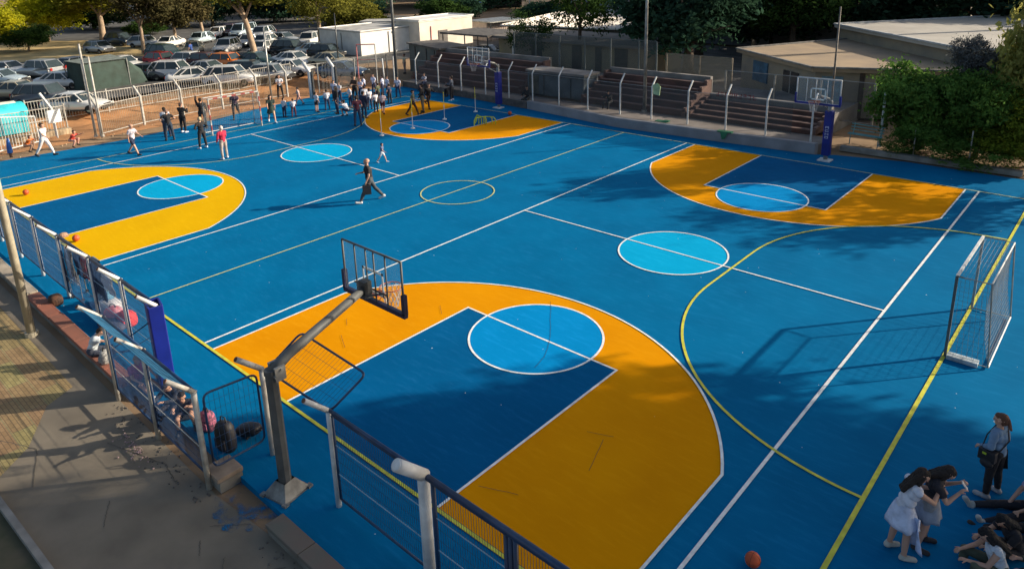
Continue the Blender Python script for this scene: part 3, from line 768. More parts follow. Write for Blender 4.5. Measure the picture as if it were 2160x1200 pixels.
t = thing('frame_post', 'red and white net frame between the car park and the grey hut', 'net frame', (-31.9, 24.6, 0))
g = MB(); rd = mat('faded_pink_red', (0.50, 0.16, 0.15), rough=.7, var=.2)
for s in (0, 1.0):
    MB().tube((s - 1.0, .9 * s, 0), (s - 1.0, .9 * s, 3.3), .045, n=6).build('upright', wpost_s if s else rd, t)
MB().tube((-1, 0, 3.3), (0, .9, 3.3), .04, n=6).build('top_bar', rd, t); MB().tube((-1, 0, 2.2), (0, .9, 2.2), .02, n=6).build('middle_bar', rd, t)

# ---------------------------------------------------------------- left playground fence
t = thing('railing_fence', 'barred fence with bent posts along the left end of the court', 'fence', (-34.6, 15, 0))
yl = [7.0, 9.75, 12.3, 15.0, 17.6, 19.9]
xl = [-33.2, -34.2, -34.6, -34.8, -35.0, -35.0]
for x, y in zip(xl, yl):
    x += 34.6; y -= 15
    MB().path([(x, y, 0), (x, y, 1.75), (x - .5, y - .1, 2.3)], .075, n=8).build('post', wpost_s, t)
for i in range(5):
    a = Vector((xl[i] + 34.6, yl[i] - 15, 0)); b = Vector((xl[i + 1] + 34.6, yl[i + 1] - 15, 0)); n = 24; p = None
    for z in (.15, 1.72): MB().tube(a + Vector((0, 0, z)), b + Vector((0, 0, z)), .022, n=6).build('rail', wpost_s, t)
    g = MB()
    for k in range(1, n): q = a.lerp(b, k / n); g.tube(q + Vector((0, 0, .15)), q + Vector((0, 0, 1.72)), .009, n=4, cap=False)
    g.build('bars', mat('tan_bars', (0.30, 0.25, 0.17), rough=.7, var=.2), t)
def palisade(label, pts, h=1.15, m=wpost_s, step=.16, name='railing'):
    t = thing(name, label, 'railing', (pts[0][0], pts[0][1], pts[0][2])); o0 = Vector(pts[0])
    R = MB(); B = MB(); P = MB()
    for a, b in zip(pts[:-1], pts[1:]):
        a = Vector(a) - o0; b = Vector(b) - o0; n = int((b - a).length / step)
        for z in (.12, h): MB().tube(a + Vector((0, 0, z)), b + Vector((0, 0, z)), .028, n=5).build('rail', m, t)
        for k in range(n): q = a.lerp(b, k / n); B.tube(q + Vector((0, 0, .1)), q + Vector((0, 0, h)), .013, n=4, cap=False)
    for p in pts: q = Vector(p) - o0; MB().tube(q, q + Vector((0, 0, h + .15)), .04, n=6).build('post', m, t)
    B.build('bars', m, t)
    return t
palisade('long white bar railing along the car park edge', [(-39.4, 1.5, .25), (-38.9, 5, .25), (-38.9, 9.5, .25), (-39.0, 14, .25), (-39.2, 18.5, .25), (-39.5, 23, .25)], 1.35)
palisade('two rail white barrier in front of the white saloon car', [(-40.2, 23.5, .35), (-39, 27, .35), (-37.5, 30.5, .35)], .95, step=1.2)
# blue framed gateway posts
for i, (x, y, lb) in enumerate(((-32.9, 20.5, 'thick white bent gateway post on the left beside the kneeling children'), (-33.6, 22.9, 'thick white bent gateway post on the right beside the crowd'))):
    t = thing('gateway_post', lb, 'post', (x, y, 0))
    MB().path([(0, 0, 0), (0, 0, 1.9), (-.45, -.15, 2.5)], .12, n=10).build('upright', wpost, t, smooth=True)
    MB().box((.16, .12, .95), (.12, .12, 1.9)).build('hinge_bar', dgreymetal, t)
screen('blue tinted chain mesh beyond the gateway posts', [(-34.2, 22.0), (-34.6, 25.5), (-34.5, 28.5)], 0, 2.1, chain_b, galv)
pole('bent_post', 'lone white bent post behind the row of white shirts', -33.0, 27.0, 0, 2.0, .05, .05, wpost, lean=(-.1, 0), cat='post')

# entrance bottom-left of the playground
t = thing('barred_gate', 'open white barred gate at the far left corner', 'gate', (-33.6, 2.2, 0), .35)
F = MB(); 
for a, b in (((0, 0, .1), (0, 0, 1.9)), ((0, 0, 1.9), (0, 2.2, 1.5)), ((0, 2.2, 1.5), (0, 2.2, .1)), ((0, 2.2, .1), (0, 0, .1))): F.tube(a, b, .03, n=6)
F.build('gate_frame', wpost, t); g = MB()
for k in range(1, 14): g.tube((0, k * .157, .1), (0, k * .157, 1.9 - .4 * k / 14), .01, n=4)
g.build('bars', wpost, t)
t = thing('barred_gate', 'white barred wing panel left of the open gate', 'gate', (-32.6, 1.0, 0), 1.35)
F = MB()
for a, b in (((0, 0, .1), (0, 0, 1.8)), ((0, 0, 1.8), (0, 2.0, 1.8)), ((0, 2.0, 1.8), (0, 2.0, .1)), ((0, 2.0, .1), (0, 0, .1))): F.tube(a, b, .04, n=6)
F.build('gate_frame', wpost, t); g = MB()
for k in range(1, 12): g.tube((0, k * .166, .1), (0, k * .166, 1.8), .01, n=4)
g.build('bars', wpost, t)
t = thing('fence_post', 'leaning white bent post behind the white notice board', 'post', (-35.4, 5.4, 0))
MB().path([(0, 0, 0), (0, 0, 1.6), (-.3, -.35, 2.5)], .07, n=8).build('upright', wpost, t)
palisade('white bar railing in front of the turquoise container', [(-36.8, -1.0, 0), (-36.4, 2.0, 0), (-36.4, 6.3, 0)], 1.5, step=.14)
MBs = mat('straw_stone', (0.42, 0.33, 0.22), rough=.95, var=.2, scale=2, bump=.4)
tag(MB().box((-36.3, 2.6, .0), (.4, 7.6, .42)).build('plinth', MBs), 'sandy concrete plinth under the white railing', 'plinth')
t = thing('notice_board', 'blank white notice board on a post at the left entrance', 'notice board', (-34.9, 5.3, 0), .1)
MB().tube((0, 0, 0), (0, 0, 1.3), .04, n=8).build('board_post', wpost, t)
o = MB().box((.06, 0, 1.25), (.04, .72, .72)).build('panel', mat('board_white', (0.72, 0.76, 0.76), rough=.5, var=.04), t)
turq = mat('turquoise_paint', (0.03, 0.48, 0.56), rough=.5, var=.1, scale=1)
t = thing('waste_container', 'long turquoise container with a pale rounded lid at the left edge', 'container', (-38.6, 0.9, 0.1))
g = MB(); g.box((0, 0, .6), (1.9, 7.6, 1.2)); g.build('tank', turq, t)
g = MB(); g.path([(0, -3.9, 1.15), (0, 3.9, 1.15)], [1.0, 1.0], n=24); 
o = g.build('lid', turq, t, smooth=True); o.scale = (1, 1, .45); o.location = (0, 0, .68)
g = MB(); g.path([(-.25, -3.8, 1.25), (-.25, 3.6, 1.25)], [.72, .72], n=20); o = g.build('lid_cover', mat('cream_sheet', (0.55, 0.56, 0.48), rough=.7, var=.1), t, smooth=True); o.scale = (1, 1, .5); o.location = (0, 0, .72)
for y in (-2.5, 0, 2.5): MB().box((.98, y, .55), (.06, .1, 1.0)).build('rib', mat('turquoise_dark', (0.02, 0.28, 0.38), rough=.5), t)
t = thing('bollard', 'small blue cloth draped over a pipe end at the entrance', 'cloth', (-32.1, 2.35, 0))
MB().path([(0, 0, .25), (0.02, 0, .6), (.05, .0, 1.0)], [.13, .11, .05], n=8).build('cloth', mat('royal_blue', (0.03, 0.13, 0.42), rough=.7), t)
MB().tube((0, 0, 0), (0, 0, .3), .07).build('pipe_end', rust, t)

# ---------------------------------------------------------------- car-park shelter
dkgreen = mat('dark_green_tarp', (0.028, 0.06, 0.05), rough=.75, c2=(0.014, 0.03, 0.022), scale=1.2, bump=.3)
t = thing('tarp_shelter', 'large dark green tarpaulin shelter among the parked cars', 'shelter', (-48.6, 12.9, .49), .12); t.scale = (.8, .76, .85)
g = MB(); g.add([(-1.6, -2.9, 0), (1.6, -2.9, 0), (1.6, 3.2, 0), (-1.6, 3.2, 0), (-1.5, -2.8, 2.35), (1.6, -2.8, 2.3), (1.5, 1.4, 2.25), (-1.4, 1.4, 2.45), (-1.2, 2.9, 1.3), (1.2, 2.9, 1.2)],
  [(0, 1, 5, 4), (1, 2, 9, 6, 5), (2, 3, 8, 9), (3, 0, 4, 7, 8), (6, 9, 8, 7)])
g.build('side_sheets', dkgreen, t)
g = MB(); g.add([(-1.6, -2.95, 2.38), (1.7, -2.95, 2.33), (1.6, 1.45, 2.3), (-1.5, 1.45, 2.5)], [(0, 1, 2, 3)]); g.add([(-1.6, -2.95, 2.45), (1.7, -2.95, 2.40), (1.6, 1.45, 2.37), (-1.5, 1.45, 2.57)], [(3, 2, 1, 0)])
g.build('roof_sheet', mat('faded_green_sheet', (0.16, 0.19, 0.17), rough=.8, var=.15), t)
for p in ((-1.6, -2.95), (1.68, -2.95), (1.6, 1.4)): MB().tube((p[0], p[1], 0), (p[0], p[1], 2.4), .05).build('pole', galv, t)

# ---------------------------------------------------------------- buildings
def flat_roof_house(name, label, pts, z0, z1, roofm, wallm, over=.4, th=.22, openings=(), cat='building'):
    cx = sum(p[0] for p in pts) / len(pts); cy = sum(p[1] for p in pts) / len(pts)
    t = thing(name, label, cat, (cx, cy, z0)); q = [(p[0] - cx, p[1] - cy) for p in pts]
    def sc(k): return [(x + k * x / max(.1, math.hypot(x, y)), y + k * y / max(.1, math.hypot(x, y))) for x, y in q]
    MB().prism(q, 0, z1 - z0 - th).build('wall', wallm, t)
    r = MB().prism(sc(over), z1 - z0 - th + .003, z1 - z0).build('roof', roofm[0], t)
    s = sc(over); n = len(s); g = MB()
    for i in range(n):
        a = Vector((*s[i], 0)); b = Vector((*s[(i + 1) % n], 0)); d = (b - a).normalized(); 
        c = (a + b) / 2; g.box((c.x, c.y, z1 - z0 + .04), ((b - a).length, .16, .1), math.atan2(d.y, d.x))
    g.build('parapet', roofm[1], r)
    for (i, u, w_, za, zb, m, nm) in openings:
        a = Vector((*q[i], 0)); b = Vector((*q[(i + 1) % n], 0)); d = (b - a).normalized(); nn = Vector((d.y, -d.x, 0))
        c = a + (b - a) * u + nn * .03
        f = MB().box((c.x, c.y, (za + zb) / 2), (w_, .07, zb - za), math.atan2(d.y, d.x)).build(nm, m, t)
        if nm == 'window':
            c2 = c + nn * .04; g = MB()
            g.box((c2.x, c2.y, (za + zb) / 2), (.05, .03, zb - za), math.atan2(d.y, d.x)); g.box((c2.x, c2.y, za - .04), (w_ + .15, .16, .06), math.atan2(d.y, d.x)); g.build('window_frame', wpost_s, f)
    return t
dglass = mat('dark_glass', (0.02, 0.025, 0.03), rough=.15)
tanroof = mat('tan_gravel_roof', (0.36, 0.27, 0.17), rough=.95, c2=(0.26, 0.20, 0.14), scale=.5, bump=.3, detail=12)
creyroof = mat('grey_felt_roof', (0.46, 0.44, 0.39), rough=.9, c2=(0.36, 0.34, 0.30), scale=.35, bump=.15, detail=12)
fascia = mat('fascia', (0.22, 0.215, 0.20), rough=.9, var=.15)
wfascia = mat('white_fascia', (0.40, 0.43, 0.45), rough=.8, var=.1)
wallp = mat('peeling_cream_wall', (0.33, 0.28, 0.20), rough=.95, c2=(0.22, 0.20, 0.17), scale=.8, bump=.2, detail=12)
brown = mat('brown_door', (0.06, 0.045, 0.035), rough=.7, var=.2)
bluesh = mat('blue_shutter', (0.04, 0.12, 0.20), rough=.6, var=.15)
# corners in plan from the photograph
flat_roof_house('flat_roofed_building', 'low building with a tan gravel roof behind the far right hoop', [(-10.3, 39.6), (-3.6, 34.4), (3.4, 37.2), (2.0, 44), (-6.0, 48.5)], 0, 2.8, (tanroof, fascia), wallp, openings=[
    (0, .3, 1.8, 1.0, 2.3, bluesh, 'shutter'), (0, .72, 1.6, .9, 2.2, dglass, 'window'), (1, .12, 1.1, 0, 2.3, mat('pale_blue_door', (0.12, 0.22, 0.28), rough=.6), 'door'), (1, .32, .25, 0, 2.7, brown, 'post'), (1, .5, 1.3, .9, 2.1, dglass, 'window'), (1, .8, 1.6, .9, 2.1, bluesh, 'shutter')])
flat_roof_house('flat_roofed_building', 'larger building with a pale grey felt roof at the upper right', [(-7.2, 49.2), (2.6, 39.2), (18, 41), (22, 56), (2, 62)], 0, 3.75, (creyroof, wfascia), wallp, openings=[(0, .8, 1.4, 1.0, 2.2, dglass, 'window')])
wcab = mat('white_cabin_steel', (0.76, 0.75, 0.72), rough=.6, var=.06, scale=1.2, bump=.1)
wroof = mat('cabin_roof', (0.42, 0.42, 0.41), rough=.8, var=.15, scale=.8)
flat_roof_house('portable_cabin', 'large blank white cabin beside the parked cars', [(-51.9, 34.0), (-45.2, 34.0), (-45.2, 40.6), (-51.9, 40.6)], -.1, 2.75, (wroof, wcab), wcab, over=.05, th=.1, openings=[(3, .3, .06, 0, 2.6, fascia, 'seam'), (0, .55, .05, 0, 2.6, fascia, 'seam'), (1, .5, .05, 0, 2.6, fascia, 'seam')], cat='cabin')
flat_roof_house('portable_cabin', 'white cabin with faded pink wall paint and a dark doorway', [(-47.2, 39.9), (-43.6, 39.9), (-43.6, 47.2), (-47.2, 47.2)], -.1, 3.35, (wcab, wcab), mat('cream_panel', (0.72, 0.65, 0.55), rough=.7, var=.08, scale=.7), over=.15, th=.14, openings=[(1, .42, 1.2, 0, 2.3, mat('grey_brown_door', (0.12, 0.11, 0.10), rough=.7), 'doorway'), (0, .5, .06, 0, 2.8, rd, 'seam'), (1, .2, .08, 0, 2.8, rd, 'seam')], cat='cabin')
g = MB(); pk = mat('pink_mural', (0.55, 0.24, 0.24), rough=.8, c2=(0.50, 0.42, 0.42), scale=.9)
cab2 = [o for o in bpy.data.objects if o.name.startswith('portable_cabin')][-1]
a = Vector((-43.6, 39.9, 0)); b = Vector((-43.6, 44.0, 0)); d = (b - a).normalized(); nn = Vector((d.y, -d.x, 0)); c = a.lerp(b, .5) + nn * .02 - Vector((cab2.location.x, cab2.location.y, 0))
g.box((c.x, c.y, .75), (3.0, .03, .9), math.atan2(d.y, d.x)); g.build('mural_band', pk, cab2)
ribm = mat('ribbed_sheet', (0.60, 0.50, 0.42), rough=.6, var=.08)
t = thing('ribbed_shed', 'pinkish ribbed metal shed with a thin canopy right of the cream cabin', 'shed', (-44.5, 51.5, 0), 1.45)
g = MB(); g.box((0, 0, 1.2), (4.6, 3, 2.4)); 
for k in range(18): g.box((-2.2 + k * .26, -1.52, 1.2), (.1, .06, 2.36))
g.build('wall', ribm, t); MB().box((0, -.4, 2.5), (5.2, 4.2, .12)).build('roof', galv, t)
for x in (-2.4, 2.4): MB().tube((x, -2.3, 0), (x, -2.3, 2.45), .06).build('canopy_post', dgreymetal, t)
t = thing('storage_hut', 'long low white hut behind the cabins', 'hut', (-59.5, 48.5, 0), .62)
MB().box((0, 0, 1.0), (5.5, 3, 2.0)).build('wall', mat('hut_white', (0.42, 0.42, 0.42), rough=.8, var=.08), t); MB().box((0, 0, 2.07), (5.9, 3.4, .14)).build('roof', wroof, t)
t = thing('concrete_hut', 'grey concrete hut with a dark sheet roof at the corner of the terraces', 'hut', (-33.6, 33.2, 0), -.25)
MB().box((0, 0, 1.15), (5.6, 2.6, 2.3)).build('wall', mat('hut_green_grey', (0.16, 0.17, 0.155), rough=.95, c2=(0.10, 0.115, 0.11), scale=.9, bump=.3, detail=12), t)
MB().box((0, 0, 2.36), (5.9, 2.9, .12)).build('roof', stone, t)
for x in (-1.6, .4, 1.8): MB().box((x, -1.34, 1.1), (.07, .08, 2.2)).build('buttress', stone, t)
t = thing('stone_hut', 'small stone hut with a white upper band near the far car row', 'hut', (-84, 57.5, 0), -.7)
MB().box((0, 0, 1.3), (4.6, 4, 2.6)).build('wall', mat('stone_blocks', (0.30, 0.26, 0.22), rough=.95, c2=(0.2, 0.17, 0.15), scale=3, bump=.5), t)
MB().box((0, 0, 3.4), (4.4, 3.8, 1.6)).build('upper_band', wcab, t); MB().box((0, 0, 4.28), (5.4, 4.8, .14)).build('roof', wroof, t)
# house with corrugated roof
corr = mat('corrugated_white', (0.74, 0.70, 0.64), rough=.5, var=.06, scale=1)
t = thing('ribbed_roof_house', 'long house with a white corrugated roof behind the tree', 'house', (-34.5, 51.5, 0), .15)
MB().box((2.0, 1.5, 1.3), (13.5, 10, 2.6)).build('wall', mat('house_wall', (0.20, 0.19, 0.175), rough=.9, var=.12), t)
g = MB(); g.add([(-5.2, -4.2, 2.62), (9.2, -4.2, 2.62), (9.2, 7.4, 3.0), (-5.2, 7.4, 3.0), (-5.2, -4.2, 2.5), (9.2, -4.2, 2.5), (9.2, 7.4, 2.88), (-5.2, 7.4, 2.88)], [(0, 1, 2, 3), (7, 6, 5, 4), (0, 4, 5, 1), (1, 5, 6, 2), (2, 6, 7, 3), (3, 7, 4, 0)])
for k in range(39): x = -5.0 + k * .365; g.tube((x, -4.2, 2.64), (x, 7.4, 3.02), .05, n=4, cap=False)
g.build('roof', corr, t)
for x in (-3, 0, 3, 6): f = MB().box((x, -3.53, 1.6), (1.2, .08, 1.1)).build('window', dglass, t); MB().box((x, -3.6, 1.0), (1.4, .12, .08)).build('sill', wpost_s, f)
t = thing('low_annex', 'low annex with a grey brown flat roof and yellow walls behind the tall screen', 'annex', (-26.3, 43.6, 0), -.02)
MB().box((0, 0, 1.1), (15.5, 5.4, 2.2)).build('wall', mat('yellow_wall', (0.36, 0.30, 0.18), rough=.9, c2=(0.24, 0.21, 0.16), scale=.6), t)
MB().box((0, 0, 2.3), (18, 7.0, .2)).build('roof', mat('annex_roof', (0.20, 0.18, 0.155), rough=.9, c2=(0.14, 0.13, 0.12), scale=.6), t)
for x, w_ in ((-6, .12), (-3.2, 1.0), (-.6, .14), (1.2, .8), (3.4, .5), (5.6, 1.0)): MB().box((x, -2.73, 1.0), (w_ * 1.2, .06, 2.0)).build('door' if w_ > .4 else 'pilaster', brown if w_ > .4 else wcab, t)
t = thing('carport', 'open carport with a dark roof and a pale car beneath', 'carport', (-37.3, 42.2, 0), -.02)
MB().box((0, 0, 2.35), (6.4, 5.0, .16)).build('roof', mat('carport_roof', (0.10, 0.095, 0.09), rough=.9, var=.2), t)
for x, y in ((-3, -2.3), (0, -2.3), (3, -2.3), (-3, 2.3), (3, 2.3)): MB().tube((x, y, 0), (x, y, 2.3), .06).build('carport_post', dgreymetal, t)
def block(label, x, y, rz, sx, sy, h, wm, cols, rows, z0=0, ac=0, name='apartment_block'):
    t = thing(name, label, 'building', (x, y, z0), rz)
    MB().box((0, 0, h / 2), (sx, sy, h)).build('wall', wm, t)
    for i in range(cols):
        for j in range(rows):
            px = -sx / 2 + (i + .5) * sx / cols; pz = (j + .55) * h / rows
            f = MB().box((px, -sy / 2 - .02, pz), (sx / cols * .5, .08, h / rows * .42)).build('window', dglass, t)
            MB().box((px, -sy / 2 - .08, pz - h / rows * .25), (sx / cols * .56, .2, .08)).build('sill', wpost_s, f)
    for i in range(ac): MB().box((-sx / 2 + 1 + i * 2.1, -sy / 2 - .25, h * .3), (.9, .45, .7)).build('air_conditioner', wpost, t)
    return t
pale = mat('pale_render', (0.55, 0.50, 0.46), rough=.9, var=.1, scale=.3)
greyr = mat('grey_render', (0.26, 0.28, 0.31), rough=.9, var=.1, scale=.3)
block('white block seen between bushes in the top left corner', -128, 48, -1.0, 13, 10, 13, mat('white_render', (0.72, 0.66, 0.62), rough=.9, var=.08), 4, 4)
block('pale block across the top behind the blue awning', -80, 100, -.62, 24, 10, 9, pale, 8, 3, ac=3)
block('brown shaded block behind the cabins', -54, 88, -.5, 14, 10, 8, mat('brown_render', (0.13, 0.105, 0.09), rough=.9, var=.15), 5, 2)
block('grey blue block with air conditioners at top centre', -41, 73, -.1, 12, 9, 8, greyr, 4, 3, ac=4)
block('grey block behind the corrugated roof', -27, 66, 0, 15, 8, 6, mat('dull_render', (0.18, 0.19, 0.20), rough=.9, var=.12), 5, 2)
block('cream block glimpsed behind the dark trees', -13, 76, 0, 20, 8, 5, mat('cream_render', (0.26, 0.24, 0.21), rough=.9, var=.12), 6, 1)
t = thing('awning', 'small royal blue awning tent near the far hedge', 'awning', (-73, 74, 0))
g = MB(); g.add([(-2.5, -2.5, 2.2), (2.5, -2.5, 2.2), (2.5, 2.5, 2.2), (-2.5, 2.5, 2.2), (0, 0, 3.4)], [(0, 1, 4), (1, 2, 4), (2, 3, 4), (3, 0, 4)]); g.build('canopy', mat('awning_blue', (0.05, 0.10, 0.42), rough=.7), t)
for x, y in ((-2.4, -2.4), (2.4, -2.4), (2.4, 2.4), (-2.4, 2.4)): MB().tube((x, y, 0), (x, y, 2.2), .05).build('leg', galv, t)
t = thing('garden_wall', 'grey boundary wall behind the two flat roofs', 'wall', (-3, 62.5, 0), .04)
MB().box((0, 0, 1.6), (32, .3, 3.2)).build('wall_panel', mat('boundary_grey', (0.22, 0.215, 0.21), rough=.95, var=.15, scale=.6), t)
tag(MB().box((3.6, 28.35, .02), (7.2, .35, .22), .02).build('kerb_wall', kc), 'low concrete kerb in front of the leafy bush', 'kerb')
# playground bench / wheelbarrow by the bush
t = thing('park_bench', 'pale turquoise metal bench frame beside the far right hoop', 'bench', (.75, 29.2, .1), -.1); t.scale = (.62, .8, .85)
tq = mat('pale_turquoise', (0.12, 0.33, 0.35), rough=.5, var=.1)
g = MB(); 
for k in range(4): g.tube((-1.3, .0 + k * .1, .5), (1.2, .0 + k * .1, .5), .03, n=5)
g.build('seat', tq, t); g = MB()
for k in range(3): g.tube((-1.3, .42 + k * .05, .68 + k * .16), (1.2, .42 + k * .05, .68 + k * .16), .03, n=5)
g.build('backrest', tq, t)
for x in (-1.1, 1.0): MB().path([(x, 0, -.1), (x, .05, .5), (x, .45, .52), (x, .62, 1.05)], .035, n=6).build('leg', tq, t)
pole('white_post', 'white fence post at the edge of the leafy bush', 1.35, 29.6, 0, 2.6, .06, .06, wpost, cat='post')
pole('bush_stake', 'left thin pale stake under the leafy bush', 3.0, 28.75, 0, 1.3, .03, .03, wpost_s, cat='stake')
pole('bush_stake', 'right thin pale stake under the leafy bush', 5.2, 28.7, 0, 1.5, .03, .03, wpost_s, cat='stake')
for (x, lb) in ((-8.6, 'flat green cloth on top of the grey wall'),):
    g = MB(); g.box((0, 0, 0), (.7, .35, .04)); g.box((.25, .05, .04), (.3, .25, .05)); o = g.build('cloth', mat('green_cloth', (0.03, 0.17, 0.09), rough=.9), None); o.location = (x, 26.35, .53); tag(o, lb, 'cloth')
g = MB(); g.box((0, 0, .02), (.75, .3, .05)); g.add([(-.2, -.155, .02), (.2, -.155, .02), (.05, -.17, -.32), (-.1, -.17, -.36)], [(0, 1, 2, 3)]); o = g.build('cloth', MATS['green_cloth']); o.location = (-4.9, 26.15, .51); o.rotation_euler = (0, 0, .09); tag(o, 'green cloth hanging over the face of the grey wall', 'cloth')
t = thing('hanging_vest', 'pale lime sports bib hanging on a fence post', 'bib', (-9.45, 26.95, 2.0))
g = MB(); g.add([(-.15, 0, .3), (.12, 0, .42), (.32, .02, .25), (.28, 0, -.25), (-.1, .02, -.2), (-.15, .06, .3), (.12, .06, .42), (.32, .08, .25), (.28, .06, -.25), (-.1, .08, -.2)], [(0, 4, 3, 2, 1), (5, 6, 7, 8, 9), (0, 1, 6, 5), (2, 3, 8, 7), (3, 4, 9, 8)]); g.build('cloth', mat('lime_bib', (0.35, 0.48, 0.28), rough=.8), t)
# ---------------------------------------------------------------- cars
tyre = mat('tyre_rubber', (0.015, 0.015, 0.015), rough=.85)
rimc = mat('wheel_rim', (0.32, 0.33, 0.34), rough=.35, metal=.7)
cglass = mat('car_glass', (0.03, 0.045, 0.05), rough=.08, var=.1)
lampw = mat('headlight', (0.6, 0.62, 0.6), rough=.15)
lampr = mat('taillight', (0.35, 0.02, 0.015), rough=.25)
trim = mat('car_trim', (0.02, 0.02, 0.022), rough=.6)
PAINT = {}
def paint(name, c, metal=0.25):
    if name not in PAINT:
        m = mat('paint_' + name, c, rough=.28, var=.03, scale=.8, metal=metal); m.node_tree.nodes['Principled BSDF'].inputs['Coat Weight'].default_value = .5
        PAINT[name] = m
    return PAINT[name]
# side profiles: length, width, height, belt height, hood end x, cowl x, windscreen top x, roof rear x, tail x
CAR = {'hatch': (4.0, 1.72, 1.48, .92, 1.05, .62, -1.25, -1.85, .80), 'sedan': (4.55, 1.78, 1.43, .92, 1.0, .42, -.95, -1.62, .98),
       'suv': (4.5, 1.85, 1.70, 1.05, 1.05, .60, -1.55, -2.05, .98), 'van': (4.7, 1.9, 1.95, 1.15, 1.55, 1.0, -2.1, -2.3, 1.1)}
CARMESH = {}
def car_parts(kind):
    if kind in CARMESH: return CARMESH[kind]
    Ln, Wd, H, B, cowl, wtop, rtop, rbot, tailh = CAR[kind]; hl = Ln / 2; hw = Wd / 2
    st = [(-hl, .55, .38), (-hl + .05, .38, B - .12 if kind != 'sedan' else .86), (-hl + .35, .30, B if kind != 'sedan' else tailh), (rbot, .24, B), (0, .22, B), (cowl, .24, B - .02), (hl - .45, .26, B - .17), (hl - .12, .30, B - .30), (hl, .42, .58)]
    st[0] = (-hl, .42, .70)
    vs = []; fs = []
    for i, (x, zb, zt) in enumerate(st):
        k = .86 if i in (0, len(st) - 1) else (.95 if i in (1, len(st) - 2) else 1)
        for (y, z) in ((.80, zb), (1.0, zb + .10), (1.01, (zb + zt) / 2 + .04), (.96, zt - .07), (.80, zt)):
            vs.append((x, -hw * k * y, z))
        for (y, z) in ((.80, zt), (.96, zt - .07), (1.01, (zb + zt) / 2 + .04), (1.0, zb + .10), (.80, zb)):
            vs.append((x, hw * k * y, z))
    n = 10
    for i in range(len(st) - 1):
        for k in range(n): fs.append((i * n + k, i * n + (k + 1) % n, (i + 1) * n + (k + 1) % n, (i + 1) * n + k))
    fs.append(tuple(range(n))); fs.append(tuple((len(st) - 1) * n + k for k in range(n - 1, -1, -1)))
    body = MB(); body.add(vs, fs)
    bm_ = body.mesh('car_body', None, True)
    # greenhouse (glass) and roof + pillars
    g = MB(); yb = hw * .90; yt = hw * .72; zb = B - .03; zt = H - .05
    g.add([(cowl, -yb, zb), (cowl, yb, zb), (rbot, yb, zb), (rbot, -yb, zb), (wtop, -yt, zt), (wtop, yt, zt), (rtop, yt, zt), (rtop, -yt, zt)], [(0, 1, 5, 4), (1, 2, 6, 5), (2, 3, 7, 6), (3, 0, 4, 7), (4, 5, 6, 7)])
    gm = g.mesh('car_windows', None)
    r = MB(); m = .05
    r.add([(wtop + .04, -yt - .02, zt - .02), (wtop + .04, yt + .02, zt - .02), (rtop - .05, yt + .02, zt - .02), (rtop - .05, -yt - .02, zt - .02), (wtop - .25, -yt + .1, H), (wtop - .25, yt - .1, H), (rtop + .2, yt - .1, H), (rtop + .2, -yt + .1, H)], [(0, 1, 5, 4), (1, 2, 6, 5), (2, 3, 7, 6), (3, 0, 4, 7), (4, 5, 6, 7), (3, 2, 1, 0)])
    for s in (-1, 1):
        mid = (wtop + rtop) / 2 + .1
        for (xa, xb) in ((cowl, wtop), (rbot, rtop), (mid, mid)) + (((rbot + .55, rtop + .5),) if kind in ('suv', 'van', 'sedan') else ()):
            r.tube((xa, s * (yb + .004), zb), (xb, s * (yt + .006), zt), .045 if xa != mid else .035, n=5)
    rm = r.mesh('car_roof', None)
    wh = []
    for x in (-hl + .82, hl - .85):
        for s in (-1, 1): wh.append((x, s * (hw - .10), .31))
    T = MB(); T.path([(0, -.10, 0), (0, -.10, 0), (0, .10, 0)], [.2, .32, .32], n=20)
    tm = T.mesh('wheel', None, False)
    Rm = MB(); Rm.path([(0, -.112, 0), (0, .112, 0)], [.19, .19], n=14); rmm = Rm.mesh('rim', None)
    hm = MB().box((0, 0, 0), (.08, .34, .15)).mesh('headlight', None); tl = MB().box((0, 0, 0), (.08, .22, .26 if kind in ('suv', 'van', 'hatch') else .15)).mesh('taillight', None)
    bp = MB(); bp.box((hl - .03, 0, .40), (.12, Wd * .82, .16)); bp.box((-hl + .03, 0, .40), (.12, Wd * .84, .14)); bp.box((0, -hw + .03, .26), (Ln * .5, .08, .1)); bp.box((0, hw - .03, .26), (Ln * .5, .08, .1)); bp.box((hl + .005, 0, .60), (.05, .7, .12))
    bpm = bp.mesh('bumper', None)
    mi = MB()
    for s in (-1, 1): mi.box((cowl - .25, s * (hw + .07), B + .05), (.12, .16, .12))
    mim = mi.mesh('mirror', None)
    CARMESH[kind] = (bm_, gm, rm, tm, rmm, hm, tl, bpm, mim, wh, hl, hw, B)
    return CARMESH[kind]
def inst(name, me, m, parent, loc=(0, 0, 0)):
    if len(me.materials) == 0: me.materials.append(None)
    o = bpy.data.objects.new(name, me); COL.objects.link(o); o.parent = parent; o.location = loc
    o.material_slots[0].link = 'OBJECT'; o.material_slots[0].material = m
    return o
def car(kind, x, y, hd, col, label, z=.492):
    bm_, gm, rm, tm, rmm, hm, tl, bpm, mim, wh, hl, hw, B = car_parts(kind)
    t = thing('parked_car', label, 'car' if kind != 'van' else 'van', (x, y, z), rad(hd), 'cars in the car park'); p = col; t.scale = (.87, .87, .87)
    b = inst('body', bm_, p, t); inst('windows', gm, cglass, t); inst('roof', rm, p, t); inst('bumper', bpm, trim, t); inst('mirrors', mim, p, t)
    for q in wh: wq = inst('wheel', tm, tyre, t, q); inst('rim', rmm, rimc, wq)
    for s in (-1, 1):
        inst('headlight', hm, lampw, t, (hl - .06, s * hw * .68, B - .36)); inst('taillight', tl, lampr, t, (-hl + .02, s * hw * .78, B - .18))
    return t
